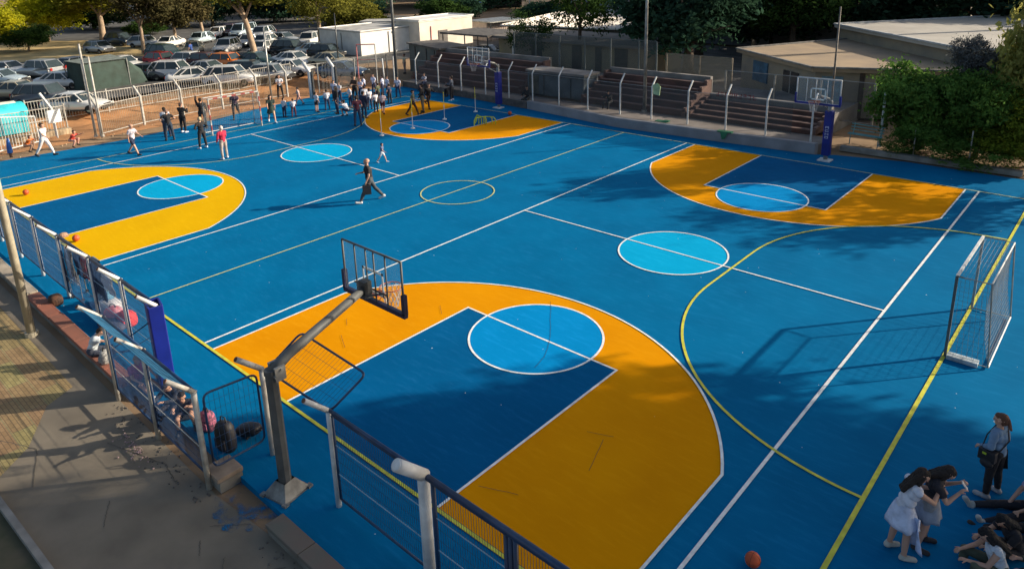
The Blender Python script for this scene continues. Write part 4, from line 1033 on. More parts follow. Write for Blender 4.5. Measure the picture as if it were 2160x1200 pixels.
WH = paint('white', (0.68, 0.68, 0.66), .0); SV = paint('silver', (0.38, 0.40, 0.41)); GR = paint('grey', (0.12, 0.13, 0.14)); DK = paint('dark', (0.025, 0.035, 0.04)); CH = paint('champagne', (0.42, 0.38, 0.28)); RD = paint('red', (0.42, 0.03, 0.025)); BL = paint('blue', (0.06, 0.13, 0.25)); OR = paint('orange', (0.75, 0.20, 0.02), 0); PB = paint('pale_blue', (0.45, 0.55, 0.60)); BW = paint('brown', (0.10, 0.04, 0.035)); TE = paint('teal', (0.04, 0.09, 0.09))
car('suv', -58.4, 11.2, 205, SV, 'silver grey estate car parked furthest left in the back row, tail towards us')
car('hatch', -59.6, 14.3, 118, SV, 'silver hatchback behind the bright white saloon, rear window showing')
car('sedan', -50.4, 10.5, 35, WH, 'bright white saloon in side view left of the green tarpaulin shelter')
car('sedan', -56.5, 7.9, 40, PB, 'pale car cut off by the left edge of the picture')
car('sedan', -48.3, 7.0, 38, CH, 'champagne saloon at the left above the turquoise container')
car('suv', -43.7, 7.4, 35, GR, 'dark grey car squeezed between the champagne and the fenced white car')
car('sedan', -39.4, 7.9, 38, WH, 'white saloon behind the bars of the car park railing')
car('sedan', -56.4, 17.0, 20, WH, 'white saloon half hidden behind the green shelter')
car('hatch', -48.7, 16.2, 30, GR, 'dark grey hatchback touching the right end of the green shelter')
car('suv', -47.2, 17.4, 38, WH, 'white four by four with red tail lamp right of the grey hatchback')
car('sedan', -43.8, 17.4, 62, WH, 'long white saloon with dark windscreen, between the white four by four and white estate')
car('suv', -40.4, 18.6, 42, WH, 'large white estate van nearest the fence beside the leaning tree trunk')
car('hatch', -55.7, 20.0, 15, RD, 'only red car, low between the white roofs')
car('suv', -60.2, 22.2, 20, TE, 'dark teal estate behind the red car')
car('sedan', -62.1, 25.8, -35, CH, 'beige saloon with its nose to the right, in the open lane')
car('suv', -59.6, 28.1, -50, WH, 'white four by four driving towards us in the lane')
car('suv', -78.0, 24.7, 15, DK, 'near black car under the trees on the verge')
car('hatch', -73.2, 25.5, 30, WH, 'small white car between two slim tree trunks on the left')
car('sedan', -70.1, 26.8, -60, WH, 'white car with bluish windscreen right of the slim trunks')
car('hatch', -75.7, 35.3, -60, WH, 'white hatchback at the left end of the far row')
car('suv', -75.8, 37.0, -60, BW, 'brown dark car second from the left in the far row')
car('van', -72.7, 36.9, -60, PB, 'pale high car third from the left in the far row')
car('suv', -68.9, 37.3, -60, SV, 'silver off-roader right of the thick tree trunk in the far row')
car('sedan', -61.9, 35.9, 15, SV, 'long silver saloon seen side-on under the leafy branches')
car('suv', -57.2, 36.2, -60, WH, 'white car beside the corner of the large cabin')
car('suv', -52.3, 30.9, 20, DK, 'dark car behind the white windscreen saloon')
car('sedan', -45.3, 26.9, 20, WH, 'white saloon with raked windscreen in front of the dark one')
car('sedan', -41.9, 28.4, 20, CH, 'beige saloon by the corner of the cabin, behind the barrier')
car('hatch', -47.3, 31.6, 20, DK, 'near black hatchback against the blank cabin wall')
car('sedan', -36.3, 25.6, 28, BL, 'blue car parked by the soil bank beyond the gateway posts')
car('hatch', -51.4, 22.1, 20, BW, 'dark maroon hatchback left of the orange car')
car('hatch', -49.5, 23.0, 25, OR, 'orange car with a blue bundle on its roof')
car('hatch', -55.7, 30.0, -70, WH, 'white car immediately right of the thick trunk')
car('sedan', -47.9, 24.9, 20, TE, 'dark green saloon behind the thick trunk')
car('hatch', -39.8, 21.5, 30, SV, 'small silver hatchback right behind the barred fence, left of the first gateway post')
car('sedan', -40.9, 24.0, 25, WH, 'white saloon nose-on to the soil bank, between the tall poles')
car('hatch', -61.4, 33.3, -60, WH, 'white hatchback peeping between the thick trunk and the long silver saloon')
car('sedan', -63.4, 32.6, -60, SV, 'silver saloon tucked in behind the four by four in the lane')
car('hatch', -70.9, 30.8, -60, PB, 'pale blue hatchback left of the far row, by the slim leaning tree')
car('hatch', -72.2, 20.5, 15, SV, 'silver hatchback standing alone where the verge meets the asphalt')
car('sedan', -61.9, 9.8, 30, WH, 'white saloon in the back row by the left edge of the picture')
car('hatch', -54.1, 14.9, 30, WH, 'white hatchback whose roof shows over the green shelter')
car('sedan', -46.5, 19.8, 25, SV, 'silver saloon between the maroon hatchback and the long white saloon')
car('hatch', -53.3, 21.5, 20, WH, 'white hatchback right of the red car')
car('sedan', -49.4, 31.8, 20, PB, 'pale saloon half in shade next to the blank cabin corner')
car('suv', -41.6, 20.8, 35, DK, 'near black estate behind the large white estate')
car('sedan', -37.4, 42.4, 200, SV, 'pale car standing under the carport', z=-.1)

# ---------------------------------------------------------------- trees
def leaf_mat(name, c, c2, tr=.25):
    m = bpy.data.materials.new(name); m.use_nodes = True; t = m.node_tree
    for n in list(t.nodes):
        if n.type == 'BSDF_PRINCIPLED': t.nodes.remove(n)
    out = [n for n in t.nodes if n.type == 'OUTPUT_MATERIAL'][0]
    df = t.nodes.new('ShaderNodeBsdfDiffuse'); tl = t.nodes.new('ShaderNodeBsdfTranslucent'); mx = t.nodes.new('ShaderNodeMixShader'); mx.inputs[0].default_value = tr
    ge = t.nodes.new('ShaderNodeTexCoord'); nz = t.nodes.new('ShaderNodeTexNoise'); nz.inputs['Scale'].default_value = 1.1; nz.inputs['Detail'].default_value = 8; nz.inputs['Roughness'].default_value = .7
    t.links.new(ge.outputs['Object'], nz.inputs['Vector'])
    r = t.nodes.new('ShaderNodeValToRGB'); r.color_ramp.elements[0].position = .35; r.color_ramp.elements[1].position = .65
    r.color_ramp.elements[0].color = (*c2, 1); r.color_ramp.elements[1].color = (*c, 1)
    t.links.new(nz.outputs['Fac'], r.inputs[0]); t.links.new(r.outputs[0], df.inputs[0]); t.links.new(r.outputs[0], tl.inputs[0])
    t.links.new(df.outputs[0], mx.inputs[1]); t.links.new(tl.outputs[0], mx.inputs[2]); t.links.new(mx.outputs[0], out.inputs[0])
    return m
def crown_mesh(name, seed, blobs, n_clump, leaves, size, hollow=.55):
    """leaf quads in clumps spread through ellipsoid blobs (cx,cy,cz,rx,ry,rz)"""
    rg = np.random.default_rng(seed); V = []
    vol = np.array([b[3] * b[4] * b[5] for b in blobs]) ** .67; vol = vol / vol.sum()
    for b, fr in zip(blobs, vol):
        n = max(3, int(n_clump * fr)); c = np.array(b[:3]); R = np.array(b[3:])
        d = rg.normal(size=(n, 3)); d /= np.linalg.norm(d, axis=1)[:, None]
        rr = hollow + (1.05 - hollow) * rg.random(n) ** .6
        C = c + d * R * rr[:, None]
        cs = R.min() * (.16 + .16 * rg.random(n))
        for i in range(n):
            m = int(leaves * (.6 + .8 * rg.random()))
            P = C[i] + rg.normal(size=(m, 3)) * cs[i] * np.array([1, 1, .75])
            nrm = rg.normal(size=(m, 3)) + d[i] * .8 + np.array([0, 0, .5]); nrm /= np.linalg.norm(nrm, axis=1)[:, None]
            a = np.cross(nrm, rg.normal(size=(m, 3))); a /= np.linalg.norm(a, axis=1)[:, None] + 1e-9
            bb = np.cross(nrm, a); s = size * (.6 + .8 * rg.random(m))[:, None]
            V.append(np.stack([P - a * s, P - bb * s * .5, P + a * s, P + bb * s * .5], 1))
    V = np.concatenate(V).reshape(-1, 3); nf = len(V) // 4
    me = bpy.data.meshes.new(name); me.vertices.add(len(V)); me.vertices.foreach_set('co', V.astype(np.float32).ravel())
    me.loops.add(nf * 4); me.loops.foreach_set('vertex_index', np.arange(nf * 4, dtype=np.int32))
    me.polygons.add(nf); me.polygons.foreach_set('loop_start', np.arange(0, nf * 4, 4, dtype=np.int32)); me.polygons.foreach_set('loop_total', np.full(nf, 4, dtype=np.int32))
    me.update(); me.materials.append(None)
    return me
def rblobs(seed, R, Rz, zc, n):
    rn = random.Random(seed); o = [(0, 0, zc, R * .62, R * .62, Rz * .7)]
    for i in range(n):
        a = 2 * math.pi * i / n + rn.uniform(-.4, .4); e = rn.uniform(-.55, .8); q = R * .62
        o.append((q * math.cos(a) * math.cos(e * .9), q * math.sin(a) * math.cos(e * .9), zc + Rz * .75 * e, R * rn.uniform(.3, .48), R * rn.uniform(.3, .48), Rz * rn.uniform(.28, .45)))
    return o
CR = {}
def get_crown(kind):
    if kind in CR: return CR[kind]
    if kind == 'big0': m = crown_mesh('crown', 1, rblobs(1, 1, .8, 0, 11), 330, 38, .045)
    if kind == 'big1': m = crown_mesh('crown', 2, rblobs(2, 1, .85, 0, 13), 330, 38, .045)
    if kind == 'big2': m = crown_mesh('crown', 3, rblobs(5, 1, 1.0, 0, 9), 330, 38, .045)
    if kind == 'airy': m = crown_mesh('crown', 4, rblobs(7, 1, 1.1, 0, 14), 220, 26, .04, .3)
    if kind == 'bush': m = crown_mesh('crown', 5, rblobs(9, 1, .8, 0, 12), 420, 44, .038)
    if kind == 'tall': m = crown_mesh('crown', 6, rblobs(11, .6, 1.3, 0, 12), 260, 30, .04)
    CR[kind] = m
    return m
barkp = mat('pale_bark', (0.42, 0.31, 0.21), rough=.9, c2=(0.24, 0.18, 0.13), scale=2.5, bump=.5)
barkd = mat('dark_bark', (0.10, 0.075, 0.055), rough=.95, var=.25, scale=3, bump=.5)
LM = {'oliveb': leaf_mat('bright_olive_leaves', (0.34, 0.31, 0.035), (0.14, 0.155, 0.025), .4), 'olive': leaf_mat('olive_leaves', (0.22, 0.21, 0.035), (0.085, 0.095, 0.022), .35), 'lime': leaf_mat('lime_leaves', (0.55, 0.50, 0.02), (0.24, 0.27, 0.02), .45),
      'dark': leaf_mat('dark_leaves', (0.048, 0.105, 0.062), (0.020, 0.048, 0.034), .25), 'mid': leaf_mat('mid_leaves', (0.055, 0.105, 0.024), (0.022, 0.046, 0.016)),
      'bush': leaf_mat('bush_leaves', (0.15, 0.29, 0.06), (0.055, 0.12, 0.03), .4), 'olivel': leaf_mat('lime_bush_leaves', (0.22, 0.27, 0.03), (0.08, 0.12, 0.02), .35), 'purple': leaf_mat('purple_grey_leaves', (0.24, 0.25, 0.24), (0.07, 0.075, 0.09), .25),
      'pale': leaf_mat('pale_olive_leaves', (0.52, 0.50, 0.14), (0.2, 0.21, 0.07), .5), 'brown': leaf_mat('brownish_leaves', (0.12, 0.10, 0.045), (0.05, 0.05, 0.022))}
def tree(name, label, x, y, z0, R, zc, Rz, kind, lm, bark=barkp, tr=.22, limbs=5, seed=0, cat='tree', lean=(0, 0), group=None, crown=None):
    t = thing(name, label, cat, (x, y, z0), group=group)
    rn = random.Random(seed + int(x * 7)); cx, cy = lean
    if tr > 0:
        g = MB(); top = zc - Rz * .25
        g.path([(0, 0, -.15), (cx * .1 + .03, cy * .1, top * .12), (cx * .45, cy * .45 + .06, top * .5), (cx * .8 - .05, cy * .8, top * .82), (cx, cy, zc + Rz * .2)], [tr * 1.5, tr * 1.1, tr * .9, tr * .72, tr * .25], n=9)
        for i in range(limbs):
            a = 2 * math.pi * i / limbs + rn.uniform(-.4, .4); h0 = top * rn.uniform(.55, .9); ln = R * rn.uniform(.5, .75); f = h0 / top
            p0 = Vector((cx * f, cy * f, h0)); p2 = Vector((cx + ln * math.cos(a), cy + ln * math.sin(a), zc + Rz * rn.uniform(-.4, .4))); p1 = p0.lerp(p2, .45) + Vector((0, 0, .08 * R))
            g.path([p0, p1, p2], [tr * .5, tr * .33, tr * .08], n=6)
        g.build('trunk', bark, t, smooth=True)
    c = inst('crown', get_crown(kind), LM[lm], t, (cx, cy, zc)); c.scale = (R, R, Rz); c.rotation_euler = (0, 0, rn.uniform(0, 6.28))
    return t
Z = .49
tree('tree', 'tall olive crowned tree with a pale trunk on the far left verge', -87, 26, Z, 5.4, 5.3, 3.0, 'big0', 'oliveb', tr=.34)
tree('tree', 'brownish tree with a slim pale trunk, left of the twin trunks', -66, 22.5, Z, 3.8, 5.6, 3.0, 'big1', 'brown', tr=.18)
tree('tree', 'dark tree with a slim forked trunk right of the brownish one', -70, 27.5, Z, 4.0, 5.2, 3.6, 'big2', 'brown', tr=.17)
tree('tree', 'slim pale trunked tree leaning left near the beige saloon', -76, 33.5, Z, 3.2, 6.4, 3.2, 'airy', 'olive', tr=.18, lean=(-.5, -.4))
tree('tree', 'large olive tree with the thickest pale trunk in the middle of the car park', -51.6, 26.8, Z, 4.4, 6.9, 3.0, 'big1', 'olive', tr=.27, lean=(-.9, -.7))
tree('tree', 'olive tree with hanging branches right of the thick trunk', -55, 36.0, Z, 4.0, 5.6, 3.4, 'airy', 'olive', tr=.2)
tree('bush', 'bright yellow green bush in the top left corner', -83.5, 13.5, Z, 3.8, 3.0, 3.4, 'bush', 'lime', tr=.15, cat='bush')
tree('bush', 'yellow green bush beside the white block', -92, 21.5, Z, 4.4, 3.4, 3.6, 'bush', 'lime', tr=.15, cat='bush')
tree('bush', 'dark green bush under the bright one on the left verge', -81.5, 16.5, Z, 2.6, 1.6, 1.9, 'bush', 'mid', tr=.1, cat='bush')
tree('bush', 'mid green low shrub on the sunny straw bank', -88, 31.5, Z, 2.8, .9, 1.3, 'bush', 'mid', tr=.06, cat='bush')
tree('tree', 'leafy olive tree left of the pale trunk on the verge', -97, 38, 0, 5.0, 4.2, 3.8, 'big1', 'oliveb', bark=barkd, tr=.25)
tree('tree', 'dark leafed tree between the verge and the white block', -105, 31, 0, 5.0, 3.8, 3.6, 'big2', 'mid', bark=barkd, tr=.25)
tree('tree', 'dense dark tree above the small white car between the slim trunks', -91, 42, 0, 4.6, 3.6, 3.6, 'big0', 'dark', bark=barkd, tr=.25)
rnx = random.Random(5)
BACK = [(-118, 62, 9, 'mid'), (-108, 78, 10, 'dark'), (-96, 66, 8.5, 'dark'), (-92, 86, 10, 'dark'), (-112, 50, 6, 'mid'), (-78, 84, 8, 'dark'), (-66, 66, 4.5, 'dark'), (-75, 55, 5.0, 'dark'), (-68, 50, 4.2, 'olive'), (-60, 58, 3.6, 'mid'), (-88, 50, 5.2, 'dark'), (-99, 62, 6, 'mid'), (-140, 80, 12, 'dark'), (-125, 105, 12, 'dark'), (-105, 110, 12, 'dark'),
        (-62, 92, 7, 'dark'), (-46, 96, 8, 'dark'), (-30, 96, 9, 'dark'), (-12, 96, 9, 'dark')]
LBL = ['leftmost tree of the far belt', 'far tree above the dark verge car', 'far tree left of the stone hut', 'far tree behind the stone hut', 'far mid green tree between the white block and the verge', 'far tree beside the blue awning', 'very dark conical tree right of the blue awning', 'dark tree above the far car row', 'olive tree over the silver off-roader', 'green tree behind the blank cabin', 'dark tree above the beige saloon', 'green tree between two dark ones on the left', 'outer tree beyond the white block', 'outer dark tree behind the far belt', 'outer dark tree behind the pale block',
       'dark tree between the pale and the brown blocks', 'dark tree behind the brown block', 'dark tree behind the grey blue block', 'dark tree behind the cream block']
for i, (x, y, R, lm) in enumerate(BACK):
    tree('tree', LBL[i], x, y, 0, R, R * .62, R * .72, ('big0', 'big1', 'big2')[i % 3], lm, bark=barkd, tr=.05 * R, seed=i)
tree('hedge_bush', 'dark hedge in front of the grey blue block, left part', -52, 70, 0, 5.0, 1.6, 2.2, 'bush', 'dark', tr=0, cat='hedge')
tree('hedge_bush', 'dark hedge in front of the grey blue block, right part', -45, 68, 0, 4.5, 1.6, 2.2, 'bush', 'dark', tr=0, cat='hedge')
# in front of and around the corrugated roof
tree('tree', 'slender green tree in front of the white corrugated roof', -25.6, 41.5, 0, 3.2, 6.0, 3.6, 'airy', 'mid', bark=barkd, tr=.17, lean=(.5, 0))
tree('tree', 'small green tree against the yellow annex wall', -29.8, 40.6, 0, 2.2, 2.9, 2.0, 'airy', 'mid', bark=barkd, tr=.1)
tree('tree', 'huge very dark tree behind the tall mesh screen', -16.4, 43.5, 0, 5.6, 4.9, 4.6, 'big0', 'dark', bark=barkd, tr=.4)
tree('tree', 'second very dark tree overlapping the huge one on its left', -20.5, 53.0, 0, 4.6, 5.2, 4.6, 'big1', 'dark', bark=barkd, tr=.35)
tree('tree', 'dark tree with olive edges and a forked dark trunk', -12.3, 53.5, 0, 4.2, 5.6, 3.6, 'big2', 'mid', bark=barkd, tr=.28)
tree('tree', 'deep green tree above the boundary wall, left of the pale pole', -9.5, 60.5, 0, 6.0, 5.2, 4.6, 'big1', 'dark', bark=barkd, tr=.3)
tree('tree', 'deep green tree above the boundary wall, right of the pale pole', -.5, 64.5, 0, 6.5, 5.4, 4.8, 'big2', 'dark', bark=barkd, tr=.3)
tree('tree', 'deep green tree behind the grey felt roof', 8.5, 65, 0, 7, 5.6, 5.0, 'big0', 'dark', bark=barkd, tr=.3)
tree('tree', 'deep green tree at the far right above the felt roof', 19, 66, 0, 7.5, 6, 5.5, 'big1', 'dark', bark=barkd, tr=.3)
tree('tree', 'dark tree filling the gap left of the boundary wall', -17.5, 62, 0, 6.5, 4.6, 4.4, 'big2', 'dark', bark=barkd, tr=.3)
# right-hand bushes
tree('bush', 'round dense green bush at the right behind the far hoop', 2.85, 30.9, 0, 2.6, 2.15, 2.45, 'bush', 'bush', bark=barkd, tr=.1, cat='bush')
tree('bush', 'second green bush lower down right of the round one', 5.1, 30.6, 0, 2.5, 2.2, 2.5, 'bush', 'bush', bark=barkd, tr=.1, cat='bush')
tree('bush', 'yellowish green bush low at the right edge', 7.2, 30.4, 0, 2.0, 1.7, 2.1, 'bush', 'olivel', bark=barkd, tr=.08, cat='bush')
tree('tree', 'smoky purple grey leaved tree rising between the bushes', 4.35, 31.9, 0, 1.0, 4.3, 1.0, 'big2', 'purple', bark=barkd, tr=.09)
tree('tree', 'pale olive tree at the top right corner', 6.9, 32.6, 0, 2.3, 4.9, 4.3, 'big2', 'pale', bark=barkd, tr=.2)
# the trees right of the court whose shade falls over it
tree('tree', 'tall broad tree standing to the right of the court, first of three', 17.6, 17.0, 0, 5.1, 8.2, 5.0, 'bush', 'mid', bark=barkd, tr=.4)
tree('tree', 'tall broad tree standing to the right of the court, second of three', 21.5, 12.0, 0, 5.2, 7.8, 5.2, 'bush', 'mid', bark=barkd, tr=.4)
tree('tree', 'tall broad tree standing to the right of the court, third of three', 25.0, 22.0, 0, 6.0, 11.0, 5.6, 'bush', 'mid', bark=barkd, tr=.4)
tree('tree', 'tree beyond the right edge behind the kerb', 12.8, 30.5, 0, 3.0, 5.6, 2.6, 'airy', 'mid', bark=barkd, tr=.25)
tree('tree', 'dense tree beyond the felt roof whose top is out of view', 4.5, 52.0, 0, 4.2, 15.6, 3.6, 'big2', 'dark', bark=barkd, tr=.3)
tree('bush', 'low leafy green skirt of the bush directly behind the kerb', 3.7, 29.7, 0, 1.9, .95, 1.1, 'bush', 'bush', tr=0, cat='bush')
tree('bush', 'low yellow green bush at the right edge behind the kerb', 6.6, 29.7, 0, 1.8, .95, 1.15, 'bush', 'olivel', tr=0, cat='bush')
# scrub under the bush
tree('bush', 'straggly green scrub under the round bush', 2.4, 29.0, 0, 1.1, .35, .5, 'airy', 'bush', tr=0, cat='bush')
tree('bush', 'straggly dark scrub by the right kerb', 5.4, 29.0, 0, 1.8, .45, .65, 'airy', 'bush', tr=0, cat='bush')

# ---------------------------------------------------------------- small things on and by the court
ballm = mat('basketball_orange', (0.55, 0.09, 0.025), rough=.6, var=.1, scale=8)
def basketball(x, y, label):
    t = MB().ball((0, 0, 0), .12, 20, 12).build('basketball', ballm, None, smooth=True); t.location = (x, y, .138)
    g = MB()
    for M in (Matrix.Identity(3), Matrix.Rotation(math.pi / 2, 3, 'X'), Matrix.Rotation(math.pi / 2, 3, 'Y')): g.ring((0, 0, 0), .119, .003, 24, 4, M)
    g.build('seam', black, t)
    tag(t, label, 'basketball')
basketball(7.1, 2.4, 'basketball on the blue floor at the bottom edge')
basketball(-24.2, .92, 'basketball on the yellow zone at the far left edge')
basketball(-16.6, .42, 'basketball on the yellow zone just above the near fence')
basketball(-17.9, 24.5, 'dark red basketball near the far left hoop')
sl_y = mat('slalom_yellow', (0.60, 0.55, 0.06), rough=.5); 
for x, y, h, lb in ((-20.15, 16.6, 1.75, 'slalom pole nearest to us, in front of the small child'), (-20.03, 18.7, 1.7, 'slalom pole standing in the far free throw circle'), (-20.26, 21.35, 1.65, 'third slalom pole, in the far key'), (-20.25, 23.94, 1.55, 'slalom pole furthest back near the stone wall')):
    t = thing('slalom_pole', lb, 'training pole', (x, y, .02), group='slalom poles in the far key')
    MB().path([(0, 0, 0), (0, 0, .04), (0, 0, .09)], [.13, .12, .03], n=12).build('base', wpost, t)
    MB().tube((0, 0, .08), (0, 0, h * .55), .02, n=6).build('lower_pole', wpost, t); MB().tube((0, 0, h * .55), (0, 0, h), .02, n=6).build('upper_pole', sl_y, t)
t = thing('hurdle_set', 'stack of lime yellow training hurdles on the far key', 'hurdles', (-17.7, 21.8, .02))
lime = mat('lime_plastic', (0.42, 0.55, 0.03), rough=.5)
for i, (x, y, r) in enumerate(((0, 0, .2), (.25, .12, .8), (-.25, .1, -.4), (.1, -.2, 1.4), (.45, .25, .3))):
    g = MB(); d = Vector((math.cos(r), math.sin(r), 0)) * .38
    g.path([Vector((x, y, 0)) - d, Vector((x, y, .3)) - d, Vector((x, y, .42)) - d * .7, Vector((x, y, .42)) + d * .7, Vector((x, y, .3)) + d, Vector((x, y, 0)) + d], .028, n=6); g.build('hurdle', lime, t)
# litter heap by the fence foot, stones
g = MB(); rn = random.Random(11)
for i in range(90):
    x = -3.7 + rn.gauss(0, .35); y = -2.62 - abs(rn.gauss(0, .12)); s = rn.uniform(.01, .03)
    g.box((x - .9 * (y + 2.6), y, -.10), (s, s * rn.uniform(.4, 1), .012), rn.uniform(0, 3))
tag(g.build('litter', mat('litter_pink', (0.5, 0.36, 0.36), rough=.9, c2=(0.25, 0.17, 0.2), scale=20)), 'scatter of pinkish litter on the path at the fence foot', 'litter', kind='stuff')
g = MB()
for i in range(160):
    x = rn.uniform(-5.5, -1.1) if i < 110 else rn.uniform(.7, 3.5); y = -2.45 + rn.gauss(0, .13) if x < -1 else -2.3 + rn.gauss(0, .08); s = rn.uniform(.008, .03)
    g.ball((x, y, -.11), s, 5, 3, (1, .8, .5))
tag(g.build('rubble', stone), 'crumbs of stone and soil along the edge of the path', 'rubble', kind='stuff')
g = MB()
for i in range(140):
    x = rn.uniform(-36, -28.9); y = rn.uniform(1, 27); x = -33.9 + rn.gauss(0, .7); s = rn.uniform(.02, .07); g.ball((x, y, ground_z(x, y) + .01), s, 5, 3, (1, .8, .6))
tag(g.build('pebbles', MBs), 'pale pebbles on the soil strip beside the court', 'pebbles', kind='stuff')
# bags, trolley and clothes behind the near fence
def bag(name, label, x, y, z, sx, sy, sz, m, rz=0, cat='bag', strap=True, lying=0):
    t = thing(name, label, cat, (x, y, z), rz)
    M = Matrix.Rotation(lying, 3, 'X'); g = MB(); vs = []; n = 14; rows = [(0, .86), (.15, 1), (.5, 1.04), (.8, .93), (.95, .7), (1.0, .3)]
    for (k, q) in rows:
        for a in range(n):
            an = 2 * math.pi * a / n; cx = abs(math.cos(an)) ** .6 * (1 if math.cos(an) > 0 else -1); cy = abs(math.sin(an)) ** .6 * (1 if math.sin(an) > 0 else -1)
            vs.append(M @ Vector((cx * sx / 2 * q, cy * sy / 2 * q, k * sz)))
    fs = [(i * n + a, i * n + (a + 1) % n, (i + 1) * n + (a + 1) % n, (i + 1) * n + a) for i in range(len(rows) - 1) for a in range(n)] + [tuple(range(n - 1, -1, -1)), tuple((len(rows) - 1) * n + a for a in range(n))]
    g.add(vs, fs); g.build('bag_body', m, t, smooth=True)
    if strap:
        g = MB(); g.path([M @ Vector(p) for p in ((-sx * .2, 0, sz * .95), (-sx * .12, 0, sz * 1.18), (sx * .12, 0, sz * 1.18), (sx * .2, 0, sz * .95))], .014, n=6); g.build('strap', black, t)
        g = MB(); g.box(tuple(M @ Vector((0, -sy / 2 - .01, sz * .35))), (sx * .6, .05, sz * .35)); g.build('pocket', m, t)
    return t
blk = mat('black_nylon', (0.014, 0.014, 0.018), rough=.6, var=.2); wc = mat('white_cotton', (0.55, 0.57, 0.60), rough=.9, var=.08)
pinkf = mat('pink_fabric', (0.60, 0.10, 0.14), rough=.8, c2=(0.45, 0.25, 0.28), scale=9); redf = mat('bright_red_fabric', (0.75, 0.06, 0.05), rough=.8, var=.1)
bag('suitcase', 'black rounded suitcase standing by the gate leaf', -1.95, -1.55, 0, .42, .26, .62, blk, .3, 'suitcase')
bag('backpack', 'black backpack lying above the suitcase by the gate leaf', -2.15, -1.15, .12, .3, .22, .52, blk, 1.9, 'backpack', lying=1.3)
bag('backpack', 'dark backpack with pink flowers next to the seated child in the cap', -2.85, -1.5, 0, .34, .24, .42, mat('floral_fabric', (0.45, 0.12, 0.2), rough=.8, c2=(0.03, 0.025, 0.04), scale=16), .4, 'backpack')
bag('backpack', 'dark backpack between the two seated children behind the path fence', -3.6, -1.65, 0, .36, .26, .42, mat('slate_fabric', (0.05, 0.06, 0.08), rough=.8), 1.1, 'backpack')
bag('backpack', 'patterned pale grey backpack held by the child on the red wall', -7.05, -1.98, .12, .24, .18, .34, mat('patterned_grey', (0.45, 0.45, 0.42), rough=.8, c2=(0.15, 0.16, 0.17), scale=18), -.5, 'backpack')
bag('backpack', 'pink patterned bag on the court by the near fence', -9.35, -.95, 0, .46, .36, .42, pinkf, .6, 'backpack')
bag('sports_bag', 'bright red bag lying right of the pink patterned one', -8.85, -.8, 0, .5, .36, .40, redf, .3, 'bag')
bag('sports_bag', 'long dark bag under the red bag', -9.0, -1.15, 0, .9, .4, .22, mat('dark_slate', (0.06, 0.07, 0.11), rough=.8, var=.2), .2, 'bag', strap=False)
bag('sports_bag', 'white cloth heap left of the pink patterned bag', -9.9, -.85, 0, .7, .5, .42, wc, .5, 'clothes', strap=False)
bag('sports_bag', 'small green bag between the white heap and the trolley', -10.6, -.7, 0, .5, .4, .45, mat('sage', (0.16, 0.23, 0.16), rough=.8, var=.2), .2, 'bag', strap=False)
bag('sports_bag', 'pale blue bag on top of the white cloth heap', -10.0, -.8, .42, .3, .25, .18, mat('sky_fabric', (0.18, 0.42, 0.6), rough=.8), 0, 'bag', strap=False)
bag('sports_bag', 'dark round bag with a brown flap beside the trolley wheel', -11.75, -1.65, 0, .36, .34, .3, mat('brown_black', (0.14, 0.06, 0.03), rough=.8, c2=(0.01, 0.01, 0.01), scale=4), 0, 'bag', strap=False)
def hung_cloth(label, x, y, z, w_, h, m, rz=0, name='jacket'):
    rn = random.Random(int(x * 100)); g = MB(); n = 9; k = 7; vs = []
    for s in (0, .05):
        for j in range(k):
            for i in range(n):
                u = i / (n - 1) - .5; v = j / (k - 1); vs.append((u * w_ * (1 + .12 * v), s + .03 * math.sin(u * 14 + v * 2) * v + .02 * math.cos(7 * v), -v * h + (.05 * math.cos(u * 6) if j == k - 1 else 0)))
    fs = []
    for s in (0, 1):
        for j in range(k - 1):
            for i in range(n - 1):
                a = s * n * k + j * n + i; f = (a, a + 1, a + n + 1, a + n); fs.append(f if s else f[::-1])
    for i in range(n - 1): fs.append((i, i + 1, n * k + i + 1, n * k + i)); q = (k - 1) * n; fs.append((q + i, n * k + q + i, n * k + q + i + 1, q + i + 1))
    g.add(vs, fs); o = g.build(name, m, None, smooth=True); o.location = (x, y, z); o.rotation_euler = (0, 0, rz); tag(o, label, 'jacket'); return o
hung_cloth('white shirt hung over the left part of the near fence', -11.7, -1.16, 1.55, .5, 1.0, wc)
hung_cloth('navy jacket hung on the near fence beside the white shirt', -10.9, -1.16, 1.75, .42, .8, mat('navy_cloth', (0.02, 0.035, 0.08), rough=.9))
hung_cloth('red striped top hung between the navy jacket and the grey coat', -10.5, -1.14, 1.6, .3, .6, mat('red_stripe', (0.55, 0.05, 0.04), rough=.9, c2=(0.5, 0.5, 0.5), scale=8))
hung_cloth('dark grey coat hung on the near fence', -9.95, -1.15, 1.8, .34, 1.0, mat('charcoal', (0.03, 0.033, 0.04), rough=.9))
hung_cloth('slate blue coat hung at the fence post above the bags', -9.45, -1.14, 1.85, .44, 1.15, mat('slate_cloth', (0.10, 0.14, 0.19), rough=.9))
hung_cloth('pale towel hanging right of the slate coat', -8.9, -1.12, 1.5, .62, .45, wc, name='towel')
t = thing('shopping_trolley', 'wire trolley with thin legs standing behind the near fence', 'trolley', (-11.6, -.95, 0), .2)
for x in (-.25, .25):
    for y in (-.2, .2): MB().tube((x, y, .08), (x * 1.2, y * 1.1, .95), .014, n=5).build('leg', galv, t)
g = MB()
for i in range(8): g.tube((-.3, -.22 + i * .063, .5), (.3, -.22 + i * .063, .5), .006, n=3); g.tube((-.3 + i * .085, -.22, .5), (-.3 + i * .085, -.22, .95), .006, n=3); g.tube((-.3 + i * .085, .22, .5), (-.3 + i * .085, .22, .95), .006, n=3)
g.build('basket', galv, t)
for x in (-.25, .25):
    for y in (-.2, .2): MB().path([(x - .02, y, .05), (x + .02, y, .05)], .05, n=10).build('wheel', black, t)
